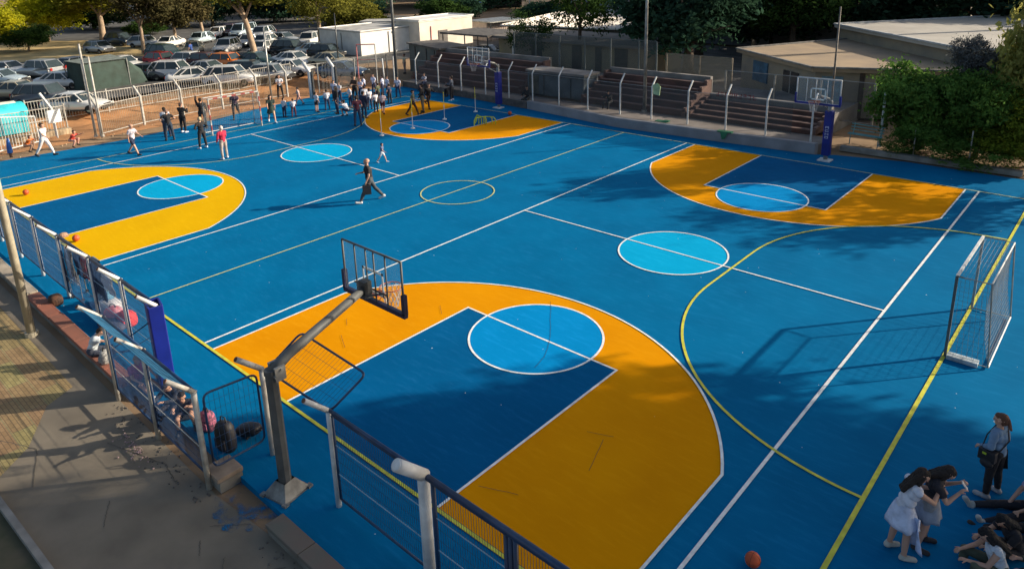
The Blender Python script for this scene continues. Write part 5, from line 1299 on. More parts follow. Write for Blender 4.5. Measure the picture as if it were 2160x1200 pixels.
t = thing('straw_hat', 'tan cap perched on the near fence corner', 'cap', (-11.9, -1.1, 1.9)); MB().ball((0, 0, 0), .11, 12, 8, (1, 1.1, .7)).build('crown', mat('tan_cap', (0.42, 0.26, 0.17), rough=.9), t); MB().path([(0, -.02, -.03), (0, -.02, -.015)], .16, n=14).build('brim', MATS['tan_cap'], t)
# ---------------------------------------------------------------- people
from mathutils import noise as mnoise
def rotx(v, a): c, s = math.cos(a), math.sin(a); return Vector((v.x, v.y * c - v.z * s, v.y * s + v.z * c))
def limb(ab, fwd, side):
    """unit vector hanging down, swung forward by fwd degrees (+Y) and out by ab degrees"""
    v = Vector((side * math.sin(rad(ab)), 0, -math.cos(rad(ab)))); return rotx(v, rad(fwd))
def skeleton(P, slim=1.0, child=False):
    """P: lean, L/R leg (thigh fwd, knee bend, out), AL/AR arm (shoulder fwd, out, elbow bend, elbow inward)"""
    J = {}; pel = Vector((0, 0, 0)); ln = rad(P.get('lean', 3)); tw = P.get('twist', 0)
    up = Vector((0, math.sin(ln), math.cos(ln))); fw = Vector((0, math.cos(ln), -math.sin(ln)))
    J['pel'] = pel; J['waist'] = pel + up * .16; J['chest'] = pel + up * .34; J['neck'] = pel + up * .50 + fw * P.get('slump', 0) * .05
    hd = rad(P.get('head', 0)) + ln * .4; hup = Vector((0, math.sin(hd), math.cos(hd))); J['head'] = J['neck'] + hup * .155; J['hup'] = hup
    a = rad(P.get('yaw', 0)); f0 = Vector((0, math.cos(hd), -math.sin(hd))); J['hfw'] = (Matrix.Rotation(a, 3, hup) @ f0)
    for s, n in ((-1, 'L'), (1, 'R')):
        th, kn, out = P[n]; h = pel + Vector((s * .09, 0, -.03)); J['hip' + n] = h
        J['knee' + n] = h + limb(out, th, s) * .43; J['ank' + n] = J['knee' + n] + limb(out * .5, th - kn, s) * .42
        fa = P.get('foot' + n, None); fa = (th - kn) * .6 if fa is None else fa
        fd = Vector((s * .15, math.cos(rad(fa)), math.sin(rad(fa)))); dn = Vector((0, math.sin(rad(fa)), -math.cos(rad(fa)))) 
        J['heel' + n] = J['ank' + n] + dn * .045 - fd * .03; J['toe' + n] = J['ank' + n] + dn * .055 + fd * .155
        sf, so_, el, inw = P['A' + n]; sh = J['chest'] + up * .10 + Vector((s * .175 * slim, 0, 0)); J['sh' + n] = sh
        J['elb' + n] = sh + limb(so_, sf + math.degrees(ln), s) * .27
        d = limb(so_ * .4, sf + math.degrees(ln) + el, s); d = (d + Vector((-s * inw, 0, 0))).normalized(); J['wri' + n] = J['elb' + n] + d * .245; J['hand' + n] = d
    zmin = min(min(J['toe' + n].z - .03, J['heel' + n].z - .035) for n in 'LR'); zmin = min(zmin, -.13 if P.get('sit') else 9)
    if P.get('sit'): zmin = -.13 if P.get('seat') is None else zmin
    off = Vector((0, 0, -zmin + P.get('raise', 0)))
    for k in J:
        if k not in ('hup', 'hfw', 'handL', 'handR'): J[k] = J[k] + off
    return J
def caps(J, P, fem=False, kid=False, detail=False):
    """tapered capsules (tag, p0, r0, p1, r1)"""
    C = []; A = lambda t, a, ra, b, rb: C.append((t, a.copy(), ra, b.copy(), rb)); w_ = .92 if fem else 1.0
    up = (J['chest'] - J['pel']).normalized(); X = Vector((1, 0, 0))
    A('hips', J['pel'] - X * .06, .105, J['pel'] + X * .06, .105); A('torso', J['pel'], .115, J['waist'], .105 * w_); A('torso', J['waist'], .105 * w_, J['chest'], .125 * w_)
    A('torso', J['chest'] - X * .075, .10 * w_, J['chest'] + X * .075, .10 * w_); A('torso', J['waist'] - X * .04, .095, J['waist'] + X * .04, .095)
    A('torso', J['shL'] * .8 + J['shR'] * .2, .068, J['shR'] * .8 + J['shL'] * .2, .068); A('neck', J['chest'] + up * .1, .06, J['neck'] + J['hup'] * .03, .05); A('neck', J['neck'], .048, J['head'] - J['hup'] * .05, .05)
    H = J['head']; hu = J['hup']; hf = J['hfw']
    A('head', H + hu * .035 - hf * .02, .088, H + hu * .03 + hf * .018, .080); A('head', H - hu * .03 + hf * .02, .068, H - hu * .072 + hf * .045, .042)
    if detail:
        A('head', H - hu * .0 + hf * .095, .010, H - hu * .022 + hf * .104, .013)
        hr = hf.cross(hu)
        for s in (-1, 1): A('head', H + hr * s * .082 + hu * .01, .016, H + hr * s * .080 - hu * .018, .012)
    for n, s in (('L', -1), ('R', 1)):
        A('thigh' + n, J['hip' + n], .088, J['knee' + n], .056); A('shank' + n, J['knee' + n], .055, J['knee' + n].lerp(J['ank' + n], .35) , .055); A('shank2' + n, J['knee' + n].lerp(J['ank' + n], .35), .055, J['ank' + n], .036)
        A('foot' + n, J['heel' + n], .036, J['toe' + n], .032); A('foot' + n, J['ank' + n], .04, J['heel' + n], .036)
        A('uarm' + n, J['sh' + n], .052, J['elb' + n], .038); A('farm' + n, J['elb' + n], .038, J['wri' + n], .026)
        d = J['hand' + n]; q = d.cross(X if abs(d.x) < .9 else Vector((0, 1, 0))).normalized(); k = d.cross(q).normalized(); wr = J['wri' + n]
        A('hand', wr, .024, wr + d * .07, .026)
        if detail:
            for i in range(4):
                b = wr + d * .075 + k * (i - 1.5) * .019; ln = (.062, .074, .07, .054)[i]; m = b + (d + q * .35).normalized() * ln * .55
                A('hand', b, .0095, m, .009); A('hand', m, .009, m + (d * .6 + q).normalized() * ln * .5, .0075)
            b = wr + d * .03 + k * .028 * -s; A('hand', b, .012, b + (d * .7 - k * s * .7 + q * .3).normalized() * .055, .010)
        else:
            A('hand', wr + d * .06, .022, wr + d * .13, .014); b = wr + d * .02; A('hand', b, .012, b + (d + k * s * .8).normalized() * .06, .009)
    return C
def caps_mesh(C, vox, sc=1.0, smooth_it=2):
    g = MB()
    for (t, a, ra, b, rb) in C:
        d = b - a; ln = d.length
        if ln < 1e-4: d = Vector((0, 0, 1)); ln = 1e-4; 
        u = d / ln; pts = []; rs = []
        for k in (0, 30, 60): th = rad(k); pts.append(a - u * ra * math.cos(th)); rs.append(max(.002, ra * math.sin(th)))
        pts.append(a); rs.append(ra); pts.append(b); rs.append(rb)
        for k in (60, 30, 0): th = rad(k); pts.append(b + u * rb * math.cos(th)); rs.append(max(.002, rb * math.sin(th)))
        # keep centres distinct
        P2 = [pts[0]]; R2 = [rs[0]]
        for p, r in zip(pts[1:], rs[1:]):
            if (p - P2[-1]).length > 1e-4: P2.append(p); R2.append(r)
        g.path(P2, R2, n=12)
    me = g.mesh('tmp', None); o = bpy.data.objects.new('tmp', me); COL.objects.link(o)
    md = o.modifiers.new('r', 'REMESH'); md.mode = 'VOXEL'; md.voxel_size = vox; md.adaptivity = 0
    m2 = o.modifiers.new('s', 'SMOOTH'); m2.factor = .5; m2.iterations = smooth_it
    dg = bpy.context.evaluated_depsgraph_get(); out = bpy.data.meshes.new_from_object(o.evaluated_get(dg))
    bpy.data.objects.remove(o); bpy.data.meshes.remove(me)
    out.polygons.foreach_set('use_smooth', [True] * len(out.polygons)); 
    return out
def classify(me, C):
    n = len(me.vertices); co = np.empty(n * 3, np.float32); me.vertices.foreach_get('co', co); co = co.reshape(-1, 3)
    best = np.full(n, 1e9); idx = np.zeros(n, int); par = np.zeros(n)
    for i, (t, a, ra, b, rb) in enumerate(C):
        a = np.array(a); b = np.array(b); d = b - a; tt = np.clip(((co - a) @ d) / max(1e-9, d @ d), 0, 1)
        ds = np.linalg.norm(co - a - tt[:, None] * d, axis=1) - (ra + (rb - ra) * tt); m = ds < best; best[m] = ds[m]; idx[m] = i; par[m] = tt[m]
    return co, idx, par
def shell(me, co, sel, off, name):
    nv = len(me.vertices); nr = np.empty(nv * 3, np.float32); me.vertices.foreach_get('normal', nr); nr = nr.reshape(-1, 3)
    faces = [tuple(p.vertices) for p in me.polygons if sum(sel[v] for v in p.vertices) >= (len(p.vertices) + 1) // 2]
    if not faces: return None
    us = sorted({v for f in faces for v in f}); mp = {v: i for i, v in enumerate(us)}
    cnt = {}
    for f in faces:
        for i in range(len(f)): e = tuple(sorted((f[i], f[(i + 1) % len(f)]))); cnt[e] = cnt.get(e, 0) + 1
    P = [co[v] + nr[v] * (off + .007 * mnoise.noise(Vector(co[v]) * 11.0) + .005 * mnoise.noise(Vector((co[v][0] * 30, co[v][1] * 30, co[v][2] * 12)))) for v in us]; F = [tuple(mp[v] for v in f) for f in faces]
    # turn the open hems inwards so the cloth reads as thick
    hem = {}
    for (a, b), c in cnt.items():
        if c == 1:
            for v in (a, b):
                if v not in hem: hem[v] = len(P); P.append(co[v] - nr[v] * .004)
            F.append((mp[a], mp[b], hem[b], hem[a]))
    m = bpy.data.meshes.new(name); m.from_pydata([tuple(float(q) for q in p) for p in P], [], F); m.polygons.foreach_set('use_smooth', [True] * len(m.polygons)); m.update(); m.materials.append(None)
    return m
SKIN = [mat('skin_light', (0.52, 0.30, 0.21), rough=.55, var=.04), mat('skin_tan', (0.36, 0.19, 0.12), rough=.55, var=.04)]
CLM = {}
def cloth(c):
    k = tuple(round(x, 3) for x in c)
    if k not in CLM: CLM[k] = mat('cloth_%d' % len(CLM), k, rough=.88, var=.10, scale=7, bump=.15)
    return CLM[k]
CACHE = {}
def person(label, x, y, h, face, pose, top, bot, hair, shoes=(.03, .03, .03), sleeve='short', leg='long', hstyle='short', fem=False, vox=.022, z=0.0, skin=0, detail=False, skirt=None, group=None, cap=None, acc=None):
    """face = heading of the +Y side in degrees (0 = +Y world, counter-clockwise)"""
    key = (str(sorted(pose.items())), sleeve, leg, hstyle, fem, vox, detail, skirt is not None)
    if key not in CACHE:
        J = skeleton(pose); C = caps(J, pose, fem, detail=detail); me = caps_mesh(C, vox); co, idx, par = classify(me, C); tg = [c[0] for c in C]
        T = np.array([tg[i] for i in idx]); me.materials.append(None)
        isT = np.isin(T, ['torso']); 
        for n in 'LR':
            lim = {'none': 0.02, 'short': .62, 'long': 1.1}[sleeve]; isT |= (T == 'uarm' + n) & (par < lim)
            if sleeve == 'long': isT |= (T == 'farm' + n) & (par < .9)
        isB = np.isin(T, ['hips'])
        for n in 'LR':
            isB |= (T == 'thigh' + n) & (par < (1.1 if leg == 'long' else .72 if leg == 'short' else .3))
            if leg == 'long': isB |= (T == 'shank' + n) | ((T == 'shank2' + n) & (par < .88))
        up = (J['chest'] - J['pel']).normalized(); pr = (co - np.array(J['pel'])) @ np.array(up)
        isT &= pr > -.02; isB |= (T == 'torso') & (pr < .05)
        isS = np.isin(T, ['footL', 'footR'])
        S = {}
        S['shirt'] = shell(me, co, isT, .016, 'shirt'); S['trousers' if leg == 'long' else 'shorts'] = shell(me, co, isB, .012, 'trousers')
        for n in 'LR': S['shoe' + n] = shell(me, co, (T == 'foot' + n), .012, 'shoe')
        H = J['head']; hu = J['hup']; hf = J['hfw']; HC = []
        A = lambda a, ra, b, rb: HC.append(('h', a, ra, b, rb))
        if hstyle != 'bald':
            A(H + hu * .055 - hf * .03, .090, H + hu * .06 + hf * .010, .074); A(H + hu * .01 - hf * .05, .080, H - hu * .03 - hf * .045, .066)
            hr = hf.cross(hu)
            if hstyle in ('long', 'vlong'):
                for s in (-1, 0, 1): A(H + hr * s * .05 - hf * .05, .055, H - hu * (.24 if hstyle == 'long' else .36) - hf * .085 + hr * s * .055, .036)
                for s in (-1, 1): A(H + hr * s * .07 + hu * .02, .03, H + hr * s * .085 - hu * .17 + hf * .01, .022)
            if hstyle == 'tail': A(H + hu * .04 - hf * .11, .035, H - hu * .14 - hf * .15, .02)
            if hstyle == 'bun': A(H + hu * .08 - hf * .11, .04, H + hu * .085 - hf * .115, .04)
            if hstyle == 'cap': A(H + hu * .07 + hf * .04, .05, H + hu * .055 + hf * .12, .018)
            hm = caps_mesh(HC, min(vox, .014), smooth_it=1); hm.materials.append(None)
            for v_ in hm.vertices:
                c_ = v_.co; v_.co = c_ + v_.normal * (.010 * mnoise.noise(Vector((c_.x * 45, c_.y * 45, c_.z * 9))) + .006 * mnoise.noise(c_ * 22))
            S['hair' if hstyle != 'cap' else 'cap'] = hm
        CACHE[key] = (me, S, J)
    me, S, J = CACHE[key]
    s = h / 1.70
    sk = SKIN[skin]
    b = bpy.data.objects.new('person', me); COL.objects.link(b); b.material_slots[0].link = 'OBJECT'; b.material_slots[0].material = sk
    b.location = (x, y, z); b.rotation_euler = (0, 0, rad(face)); b.scale = (s * 1.1, s * 1.1, s)
    tag(b, label, 'person', group)
    for k, m in S.items():
        if m is None: continue
        nm = {'shoeL': 'shoe', 'shoeR': 'shoe'}.get(k, k); c = {'shirt': top, 'trousers': bot, 'shorts': bot, 'shoeL': shoes, 'shoeR': shoes, 'hair': hair, 'cap': hair}[k]
        inst(nm, m, cloth(c), b)
    if skirt:
        ln, fl, c = skirt; p = J['pel']; g = MB(); vs = []; n = 28; kn = (J['kneeL'] + J['kneeR']) / 2; ax = (kn - J['pel']).normalized(); rows = 8
        X = Vector((1, 0, 0)); Y = ax.cross(X).normalized()
        for sgn in (0, -.008):
            for i in range(rows):
                k = i / (rows - 1)
                for a in range(n):
                    an = 2 * math.pi * a / n; r = (.135 + (fl - .135) * k ** .8) * (1 + .07 * k * math.sin(an * 7 + 1) + .03 * k * math.sin(an * 11)) + sgn
                    q = p + Vector((0, 0, .06)) + ax * (k * (ln + .02 * math.sin(an * 5) * k)) + X * r * math.cos(an) * 1.08 + Y * r * math.sin(an) * .92
                    vs.append(q)
        fs = [(s2 * rows * n + i * n + a, s2 * rows * n + i * n + (a + 1) % n, s2 * rows * n + (i + 1) * n + (a + 1) % n, s2 * rows * n + (i + 1) * n + a) for s2 in (0, 1) for i in range(rows - 1) for a in range(n)]
        q = (rows - 1) * n; fs += [(q + a, q + (a + 1) % n, rows * n + q + (a + 1) % n, rows * n + q + a) for a in range(n)]
        g.add(vs, fs); g.build('skirt', cloth(c), b, smooth=True)
    if detail:
        H = J['head']; hu = J['hup']; hf = J['hfw']; hr = hf.cross(hu); g = MB()
        for sd in (-1, 1): g.ball(H + hf * .083 + hr * sd * .031 + hu * .008, .0085, 8, 6)
        g.build('eyes', black, b); g = MB(); g.path([H + hf * .088 - hu * .052 - hr * .02, H + hf * .094 - hu * .054, H + hf * .088 - hu * .052 + hr * .02], .0045, n=6); g.build('mouth', mat('lips', (0.35, 0.12, 0.10), rough=.6), b)
    return b, J, s
def held(b, name, m, g, cat=None): o = g.build(name, m, b); return o

ST = dict(lean=2, L=(3, 4, 4), R=(-2, 3, 4), AL=(5, 8, 15, 0), AR=(0, 8, 12, 0))
ST2 = dict(lean=4, L=(-4, 3, 6), R=(5, 6, 5), AL=(-6, 12, 30, .1), AR=(12, 10, 45, .2))
CROSS = dict(lean=0, L=(2, 2, 7), R=(0, 2, 7), AL=(22, 10, 85, .9), AR=(22, 10, 80, .9))
PHONE = dict(lean=2, L=(3, 4, 4), R=(-2, 3, 4), AL=(35, 14, 120, .4), AR=(30, 12, 118, .4), head=8)
WALK = dict(lean=5, L=(24, 8, 3), R=(-22, 10, 3), AL=(-22, 8, 18, 0), AR=(24, 8, 30, 0))
WALK2 = dict(lean=6, L=(-20, 16, 3), R=(26, 6, 3), AL=(26, 8, 30, .2), AR=(-18, 10, 20, 0))
RUN = dict(lean=12, L=(-25, 45, 3), R=(22, 10, 3), AL=(28, 10, 60, .2), AR=(-35, 10, 55, 0))
BACKH = dict(lean=1, L=(2, 2, 6), R=(-1, 2, 6), AL=(-18, 16, 40, .8), AR=(-18, 16, 40, .8))
HIPS = dict(lean=2, L=(2, 2, 8), R=(0, 2, 8), AL=(-14, 38, 70, 1.1), AR=(-14, 38, 70, 1.1))
CROUCH = dict(lean=38, L=(105, 125, 8), R=(95, 118, 8), AL=(50, 8, 30, .2), AR=(45, 8, 40, .2), head=-10)
SIT = dict(lean=18, L=(85, 75, 8), R=(82, 70, 8), AL=(48, 8, 35, .3), AR=(46, 8, 40, .3), sit=1, head=25)
SITW = dict(lean=6, L=(85, 85, 8), R=(80, 80, 8), AL=(35, 8, 40, .3), AR=(30, 8, 40, .3), sit=1, seat=None)
UP1 = dict(lean=0, L=(3, 3, 5), R=(-3, 3, 5), AL=(150, 12, 20, .2), AR=(10, 10, 30, 0))
ball_ = lambda x, y, h: None
wt = (.62, .65, .72); bk = (.015, .015, .018); nv = (.02, .03, .07); dh = (.02, .014, .010); G = 'group of white-shirted children in the far left corner'
# adults along the left end
person('barefoot-looking person all in white walking right by the notice board', -30.9, 3.6, 1.72, -50, WALK, (.72, .68, .66), (.72, .68, .66), dh, sleeve='short')
person('bald man in a white shirt and navy shorts walking at the left of the court', -27.3, 6.5, 1.62, -60, WALK2, (.66, .62, .68), nv, dh, leg='short', hstyle='bald')
person('person in white mostly hidden behind the man in the navy shirt', -29.9, 9.3, 1.62, 60, ST, wt, nv, dh)
person('man in a black shirt and navy trousers with his back to us, left end', -28.9, 9.0, 1.68, 75, HIPS, bk, (.02, .035, .06), (.2, .12, .09))
person('person in black holding both hands to the face', -30.1, 10.3, 1.68, 30, PHONE, bk, bk, (.1, .06, .05), shoes=wt, sleeve='long')
person('fair haired person in black with white shoes watching the court', -25.65, 9.3, 1.62, 100, HIPS, bk, bk, (.55, .42, .25), shoes=wt, sleeve='long')
person('person in dark clothes leaning on the striped goal', -30.2, 11.5, 1.75, 60, UP1, bk, (.02, .03, .035), dh, sleeve='long')
person('person in a crimson jacket, white cap and khaki trousers', -22.75, 9.0, 1.60, 95, ST2, (.48, .02, .06), (.36, .31, .28), (.62, .55, .5), shoes=wt, sleeve='long', hstyle='cap')
person('person in purple top and black leggings striding by the left goal', -31.1, 14.0, 1.70, -120, RUN, (.05, .02, .05), bk, dh)
person('woman with long black hair in a dark green dress near the left fence', -28.3, 14.8, 1.66, -110, WALK, (.02, .04, .035), bk, dh, shoes=wt, fem=True, hstyle='vlong', leg='hip', skirt=(.40, .22, (.02, .045, .035)))
person('child in white shirt and navy shorts, left one of the pair near the goal', -28.9, 16.0, 1.20, 20, ST, wt, nv, dh, group=G)
person('child in white shirt bending, right one of the pair near the goal', -28.5, 16.4, 1.12, 60, ST2, wt, (.09, .02, .03), dh, group=G)
person('woman in white with dark hair standing beyond the railing', -34.9, 19.3, 1.6, -120, CROSS, wt, bk, dh, fem=True, hstyle='long', z=0)
person('small child in pale pink beyond the gateway posts', -31.6, 18.7, 1.22, 150, WALK, (.5, .38, .35), (.35, .2, .18), dh, skin=0)
person('child in white shirt and black shorts with back turned, left of the gateway', -28.6, 18.1, 1.25, 10, ST, wt, bk, dh, leg='short', group=G)
# cluster
person('child in white in front of the right gateway post', -28.6, 18.9, 1.28, 60, ST2, wt, nv, dh, group=G)
person('woman in black with voluminous black hair in the middle of the children', -27.1, 18.6, 1.68, 170, ST, bk, nv, dh, fem=True, hstyle='vlong', sleeve='long')
person('pale shirted child at the back by the gateway post', -30.7, 20.9, 1.4, -150, ST, (.6, .6, .72), nv, dh, group=G)
person('child in white at the back, next to the gateway post', -29.8, 20.7, 1.4, -170, CROSS, wt, nv, dh, group=G)
person('taller child in white behind the woman in black', -27.9, 20.2, 1.42, 160, ST2, wt, nv, dh, group=G)
person('child in white beside the taller one, turned away', -27.2, 20.8, 1.38, 60, ST, (.58, .62, .70), nv, dh, group=G)
person('crouching child in white with bare legs', -25.7, 18.4, 1.5, 100, CROUCH, wt, nv, dh, leg='short', group=G)
person('adult in dark brown standing amid the children', -29.3, 21.6, 1.72, -160, CROSS, (.06, .035, .025), bk, dh, sleeve='long')
person('man in a maroon shirt and jeans with his back to us', -23.2, 17.3, 1.72, 60, BACKH, (.10, .022, .04), (.03, .05, .10), (.03, .02, .02))
person('person in navy overalls behind the man in maroon', -24.6, 18.8, 1.6, 20, ST, nv, (.02, .04, .08), dh, sleeve='long')
person('child in white with navy trousers, left of three in front', -26.4, 20.6, 1.32, 90, ST, wt, nv, dh, group=G)
person('child in white with black trousers, middle of three in front', -25.4, 20.3, 1.26, 80, ST2, wt, bk, dh, group=G)
person('child in pinkish white kicking, right of three in front', -24.7, 20.3, 1.34, 40, WALK, (.66, .55, .6), (.08, .02, .03), dh, leg='short', group=G)
for i, (x, y, hh, f) in enumerate(((-30.3, 23.1, 1.45, 0), (-30.1, 23.8, 1.5, 30), (-29.4, 24.0, 1.42, -20), (-28.7, 23.9, 1.45, 20), (-28.1, 24.3, 1.4, 60), (-29.9, 22.5, 1.35, 50))):
    person('child in white, %s in the line at the back' % ('first from the left', 'second from the left', 'third from the left', 'fourth from the left', 'rightmost', 'shortest and nearest')[i], x, y, hh, f + 150, (ST, ST2, CROSS)[i % 3], (.58, .62, .78), (.05, .06, .12), dh, group=G)
person('child in an olive green top in front of the lined up white shirts', -27.7, 22.3, 1.3, 100, ST2, (.09, .11, .06), bk, dh, group=G)
person('child in a dark navy top beside the one in olive', -26.9, 22.6, 1.28, 100, ST, nv, bk, dh, group=G)
person('tiny child in white shorts walking alone near the centre circle', -15.9, 13.3, .95, -60, WALK, (.10, .14, .25), (.62, .66, .7), (.02, .025, .07), shoes=wt, leg='short')
b, J, s = person('bald man in black T-shirt and grey trousers striding across the centre with a bag', -11.8, 9.5, 1.80, 150, dict(lean=5, L=(28, 6, 5), R=(-25, 12, 5), AL=(-6, 8, 25, .1), AR=(18, 10, 75, .8)), bk, (.06, .07, .08), (.3, .2, .15), shoes=(.5, .5, .5), hstyle='bald', vox=.016, detail=True)
g = MB(); g.box(tuple(J['wriL'] + Vector((-.02, .0, -.3))), (.10, .28, .34)); g.tube(J['wriL'] + Vector((0, 0, -.03)), J['wriL'] + Vector((0, .12, -.12)), .012); g.tube(J['wriL'] + Vector((0, 0, -.03)), J['wriL'] + Vector((0, -.12, -.12)), .012)
wm = b.matrix_basis; o = g.build('tote_bag', blk); o.matrix_basis = b.matrix_basis.copy(); tag(o, 'black tote bag carried by the striding man in the centre', 'bag')
# far key adults
person('person in olive shirt and brown trousers walking on the far orange zone', -22.8, 21.1, 1.55, -60, WALK, (.13, .15, .11), (.06, .03, .015), dh)
person('heavy person in black with khaki trousers on the far orange zone', -22.9, 22.0, 1.74, 120, ST2, bk, (.14, .12, .08), dh, sleeve='long')
person('person in black leaning forward behind the heavy one', -23.5, 23.0, 1.62, -100, RUN, bk, (.03, .02, .02), dh, sleeve='long')
person('child in a white shirt sitting on top of the rough stone wall', -28.7, 27.3, 1.5, 180, SITW, (.58, .62, .8), nv, dh, z=.44)
person('dark figure sitting on the stone wall behind the far key', -25.4, 26.85, 1.6, 160, SITW, bk, bk, dh, sleeve='long', z=.44)
person('person in a grey blue jacket with white shoes by the stone wall', -24.2, 25.7, 1.62, 120, CROSS, (.07, .09, .13), bk, dh, shoes=wt, sleeve='long')
person('dark figure sitting on the steps right of the far left hoop', -18.9, 27.3, 1.6, 190, SITW, bk, (.03, .04, .05), dh, sleeve='long', z=.42)
person('distant person in a pale top beside the concrete hut', -36.6, 32.0, 1.6, 160, ST, (.62, .58, .4), (.25, .2, .2), dh, z=-.12)
person('dark figure seated on the lowest row of the middle terrace', -13.2, 28.2, 1.5, 180, SIT, bk, bk, dh, sleeve='long', z=.7)
# orange and red clad children at the entrance
person('child in an orange top crouching at the entrance', -33.1, 3.3, 1.3, -40, CROUCH, (.62, .16, .03), (.3, .2, .15), dh, z=-.1)
person('child in a red top bending behind the person in white', -32.3, 5.2, 1.35, -60, CROUCH, (.58, .06, .04), (.62, .35, .28), dh, z=-.1)
# car park person
person('person in blue loading the orange car', -57.2, 23.4, 1.7, 120, ST2, (.03, .08, .3), bk, dh, z=.49)
# children seated behind the path fence
VX = .011
person('child in a white T-shirt sitting on the red coped wall with head bowed', -7.72, -2.04, 1.38, -35, dict(lean=22, L=(88, 80, 8), R=(80, 78, 8), AL=(60, 6, 30, .5), AR=(55, 6, 40, .5), sit=1, head=40), (.55, .62, .66), (.05, .06, .09), (.03, .02, .015), vox=VX, z=.13, detail=True)
person('girl in a magenta top sitting on the floor with legs stretched, behind the path fence', -5.75, -1.75, 1.40, -80, dict(lean=8, L=(86, 8, 8), R=(92, 25, 6), AL=(30, 10, 40, .2), AR=(20, 10, 50, .2), sit=1, head=25), (.40, .06, .20), (.05, .08, .12), (.36, .24, .12), shoes=(.6, .62, .65), vox=VX, fem=True, hstyle='tail', detail=True, leg='short', z=.0)
person('child in dark clothes and a white flecked cap sitting behind the path fence', -4.15, -1.55, 1.42, -150, dict(lean=20, L=(98, 95, 12), R=(92, 85, 12), AL=(50, 8, 50, .4), AR=(48, 8, 50, .4), sit=1, head=20), (.02, .025, .04), (.02, .02, .03), (.05, .05, .07), shoes=(.6, .6, .62), vox=VX, hstyle='cap', sleeve='long', detail=True)
person('bare-armed child in black squatting next to the one in the cap', -3.3, -1.7, 1.35, -120, dict(lean=32, L=(110, 128, 8), R=(100, 120, 8), AL=(60, 8, 40, .3), AR=(50, 8, 40, .3), head=0), (.03, .03, .04), (.03, .03, .05), (.025, .018, .015), vox=VX, detail=True, leg='short')

# the girls in the lower right corner
VN = .0085
b, J, s = person('girl with very long dark hair in a white top and white skirt, embracing her friend', 8.72, 4.12, 1.55, -52, dict(lean=14, L=(-3, 4, 4), R=(5, 6, 4), AL=(35, 2, 70, .9), AR=(38, 4, 75, .9), head=26, yaw=-15), (.62, .64, .72), (.55, .6, .75), (.022, .015, .012), shoes=(.42, .42, .38), sleeve='none', leg='hip', hstyle='vlong', fem=True, vox=VN, detail=True, skirt=(.36, .25, (.56, .62, .78)))
g = MB(); P0 = J['hipR'] + Vector((.1, .12, -.02)); vs = []
for k2 in range(9):
    for i in range(7):
        u = i / 6 - .5; v = k2 / 8; vs.append(P0 + Vector((u * (.16 + .12 * v), .03 * math.sin(u * 9 + v * 3) + .05 * v, -v * .62 + .03 * math.cos(u * 5) * v)))
g.add(vs, [(j * 7 + i, j * 7 + i + 1, (j + 1) * 7 + i + 1, (j + 1) * 7 + i) for j in range(8) for i in range(6)])
o = g.build('tied_shirt', cloth((.50, .58, .80)), b, smooth=True); md = o.modifiers.new('s', 'SOLIDIFY'); md.thickness = .012
b, J, s = person('dark haired girl in a black top and grey skirt looking down at a phone', 8.98, 4.52, 1.56, -75, dict(lean=8, L=(4, 5, 4), R=(-3, 6, 4), AL=(25, 10, 105, .5), AR=(22, 10, 108, .5), head=42), (.022, .022, .03), (.2, .22, .25), (.02, .014, .012), shoes=(.03, .03, .035), sleeve='short', leg='hip', hstyle='long', fem=True, vox=VN, detail=True, skirt=(.38, .21, (.22, .27, .36)))
g = MB(); c = (J['wriL'] + J['wriR']) / 2 + (J['handL'] + J['handR']) * .055; M = Matrix.Rotation(.6, 3, 'X'); g.obox(c, M, (.075, .012, .15)); o = g.build('phone', wc); o.matrix_basis = b.matrix_basis.copy(); tag(o, 'pale phone in the hands of the girl in the black top', 'phone')
b, J, s = person('woman in a blue shirt and black trousers standing with a crossbody bag', 9.58, 6.5, 1.56, 75, dict(lean=3, L=(2, 3, 5), R=(-1, 4, 6), AL=(-2, 10, 55, .5), AR=(-12, 14, 35, .35), head=4, yaw=10), (.16, .26, .40), (.012, .012, .016), (.13, .06, .035), shoes=(.35, .36, .38), sleeve='long', hstyle='tail', fem=True, vox=VN, detail=True)
W_ = b.matrix_basis.copy()
g = MB(); c = J['hipL'] + Vector((-.12, .06, .02)); g.box(tuple(c), (.12, .26, .22)); g.ball(tuple(c + Vector((-.05, -.02, -.14))), .09, 10, 8, (.7, 1.2, 1.0)); o = g.build('crossbody_bag', blk); md = o.modifiers.new('b', 'BEVEL'); md.width = .03; md.segments = 3; o.matrix_basis = W_; tag(o, 'black crossbody bag at the hip of the standing woman', 'bag')
g = MB(); g.path([c + Vector((0, .1, .1)), J['chest'] + Vector((-.06, .155, -.05)), J['shR'] + Vector((-.05, .09, .05)), J['shR'] + Vector((-.05, -.06, .06)), J['chest'] + Vector((0, -.155, -.02)), J['waist'] + Vector((-.12, -.09, -.03)), c + Vector((0, -.09, .1))], .011, n=6); g.build('strap', blk, o)
g = MB(); g.box(tuple(c + Vector((-.064, .03, .05))), (.012, .06, .04)); g.build('yellow_patch', lime, o)
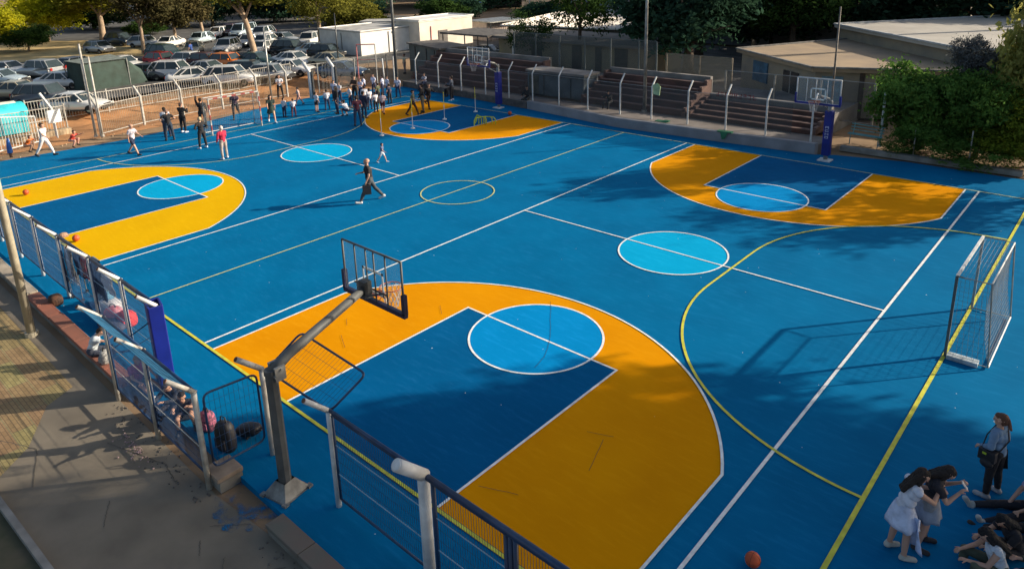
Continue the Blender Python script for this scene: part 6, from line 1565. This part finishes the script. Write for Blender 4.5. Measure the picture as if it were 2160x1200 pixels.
o = MB().add([J['pel'] + Vector(p) for p in ((.13, -.02, .05), (.16, .05, .05), (.19, .06, -.38), (.17, -.06, -.42), (.12, -.1, .05), (.15, -.14, -.36))], [(0, 1, 2, 3), (4, 0, 3, 5)]).build('jacket_tail', cloth((.012, .012, .016)), b)
b, J, s = person('girl in a lavender top leaning back on her knees with black trousers stretched out', 10.2, 6.42, 1.60, 127, dict(lean=-4, L=(84, 6, 7), R=(88, 3, 5), AL=(38, 6, 12, .35), AR=(36, 6, 12, .35), sit=1, head=-2, footL=70, footR=60), (.45, .40, .62), (.014, .015, .022), (.11, .05, .028), shoes=(.40, .42, .40), sleeve='short', hstyle='long', fem=True, vox=VN, detail=True)
b, J, s = person('girl in black sitting with legs stretched in front of the lavender girl', 10.42, 5.92, 1.60, 120, dict(lean=-12, L=(80, 5, 5), R=(86, 14, 5), AL=(-10, 12, 50, .3), AR=(0, 10, 60, .4), sit=1, head=10), (.012, .012, .015), (.012, .012, .016), (.09, .045, .025), shoes=(.03, .03, .03), sleeve='long', hstyle='long', fem=True, vox=VN, detail=True)
b, J, s = person('black haired girl in a dark patterned top sitting with knees drawn up and head bowed', 10.12, 5.28, 1.5, 128, dict(lean=20, L=(102, 112, 10), R=(98, 108, 12), AL=(14, 8, 42, .45), AR=(16, 8, 42, .45), sit=1, head=42), (.018, .018, .024), (.03, .03, .035), (.008, .008, .010), shoes=(.3, .3, .3), sleeve='short', hstyle='long', fem=True, vox=VN, detail=True)
b, J, s = person('girl with long black hair, white sleeveless top and olive cargo trousers at the bottom edge', 9.98, 4.68, 1.56, 118, dict(lean=16, L=(112, 112, 12), R=(106, 106, 14), AL=(12, 8, 52, .5), AR=(14, 8, 52, .5), sit=1, head=34), (.55, .62, .70), (.085, .10, .07), (.010, .009, .010), shoes=(.06, .05, .04), sleeve='none', hstyle='vlong', fem=True, vox=VN, detail=True)
person('person sitting at the right edge in dark olive, behind the white-topped girl', 10.75, 4.75, 1.6, 110, dict(lean=10, L=(100, 110, 15), R=(95, 100, 15), AL=(40, 10, 50, .4), AR=(40, 10, 50, .4), sit=1, head=20), (.05, .055, .04), (.04, .045, .03), (.03, .02, .015), sleeve='long', hstyle='long', fem=True, vox=VN, detail=True)
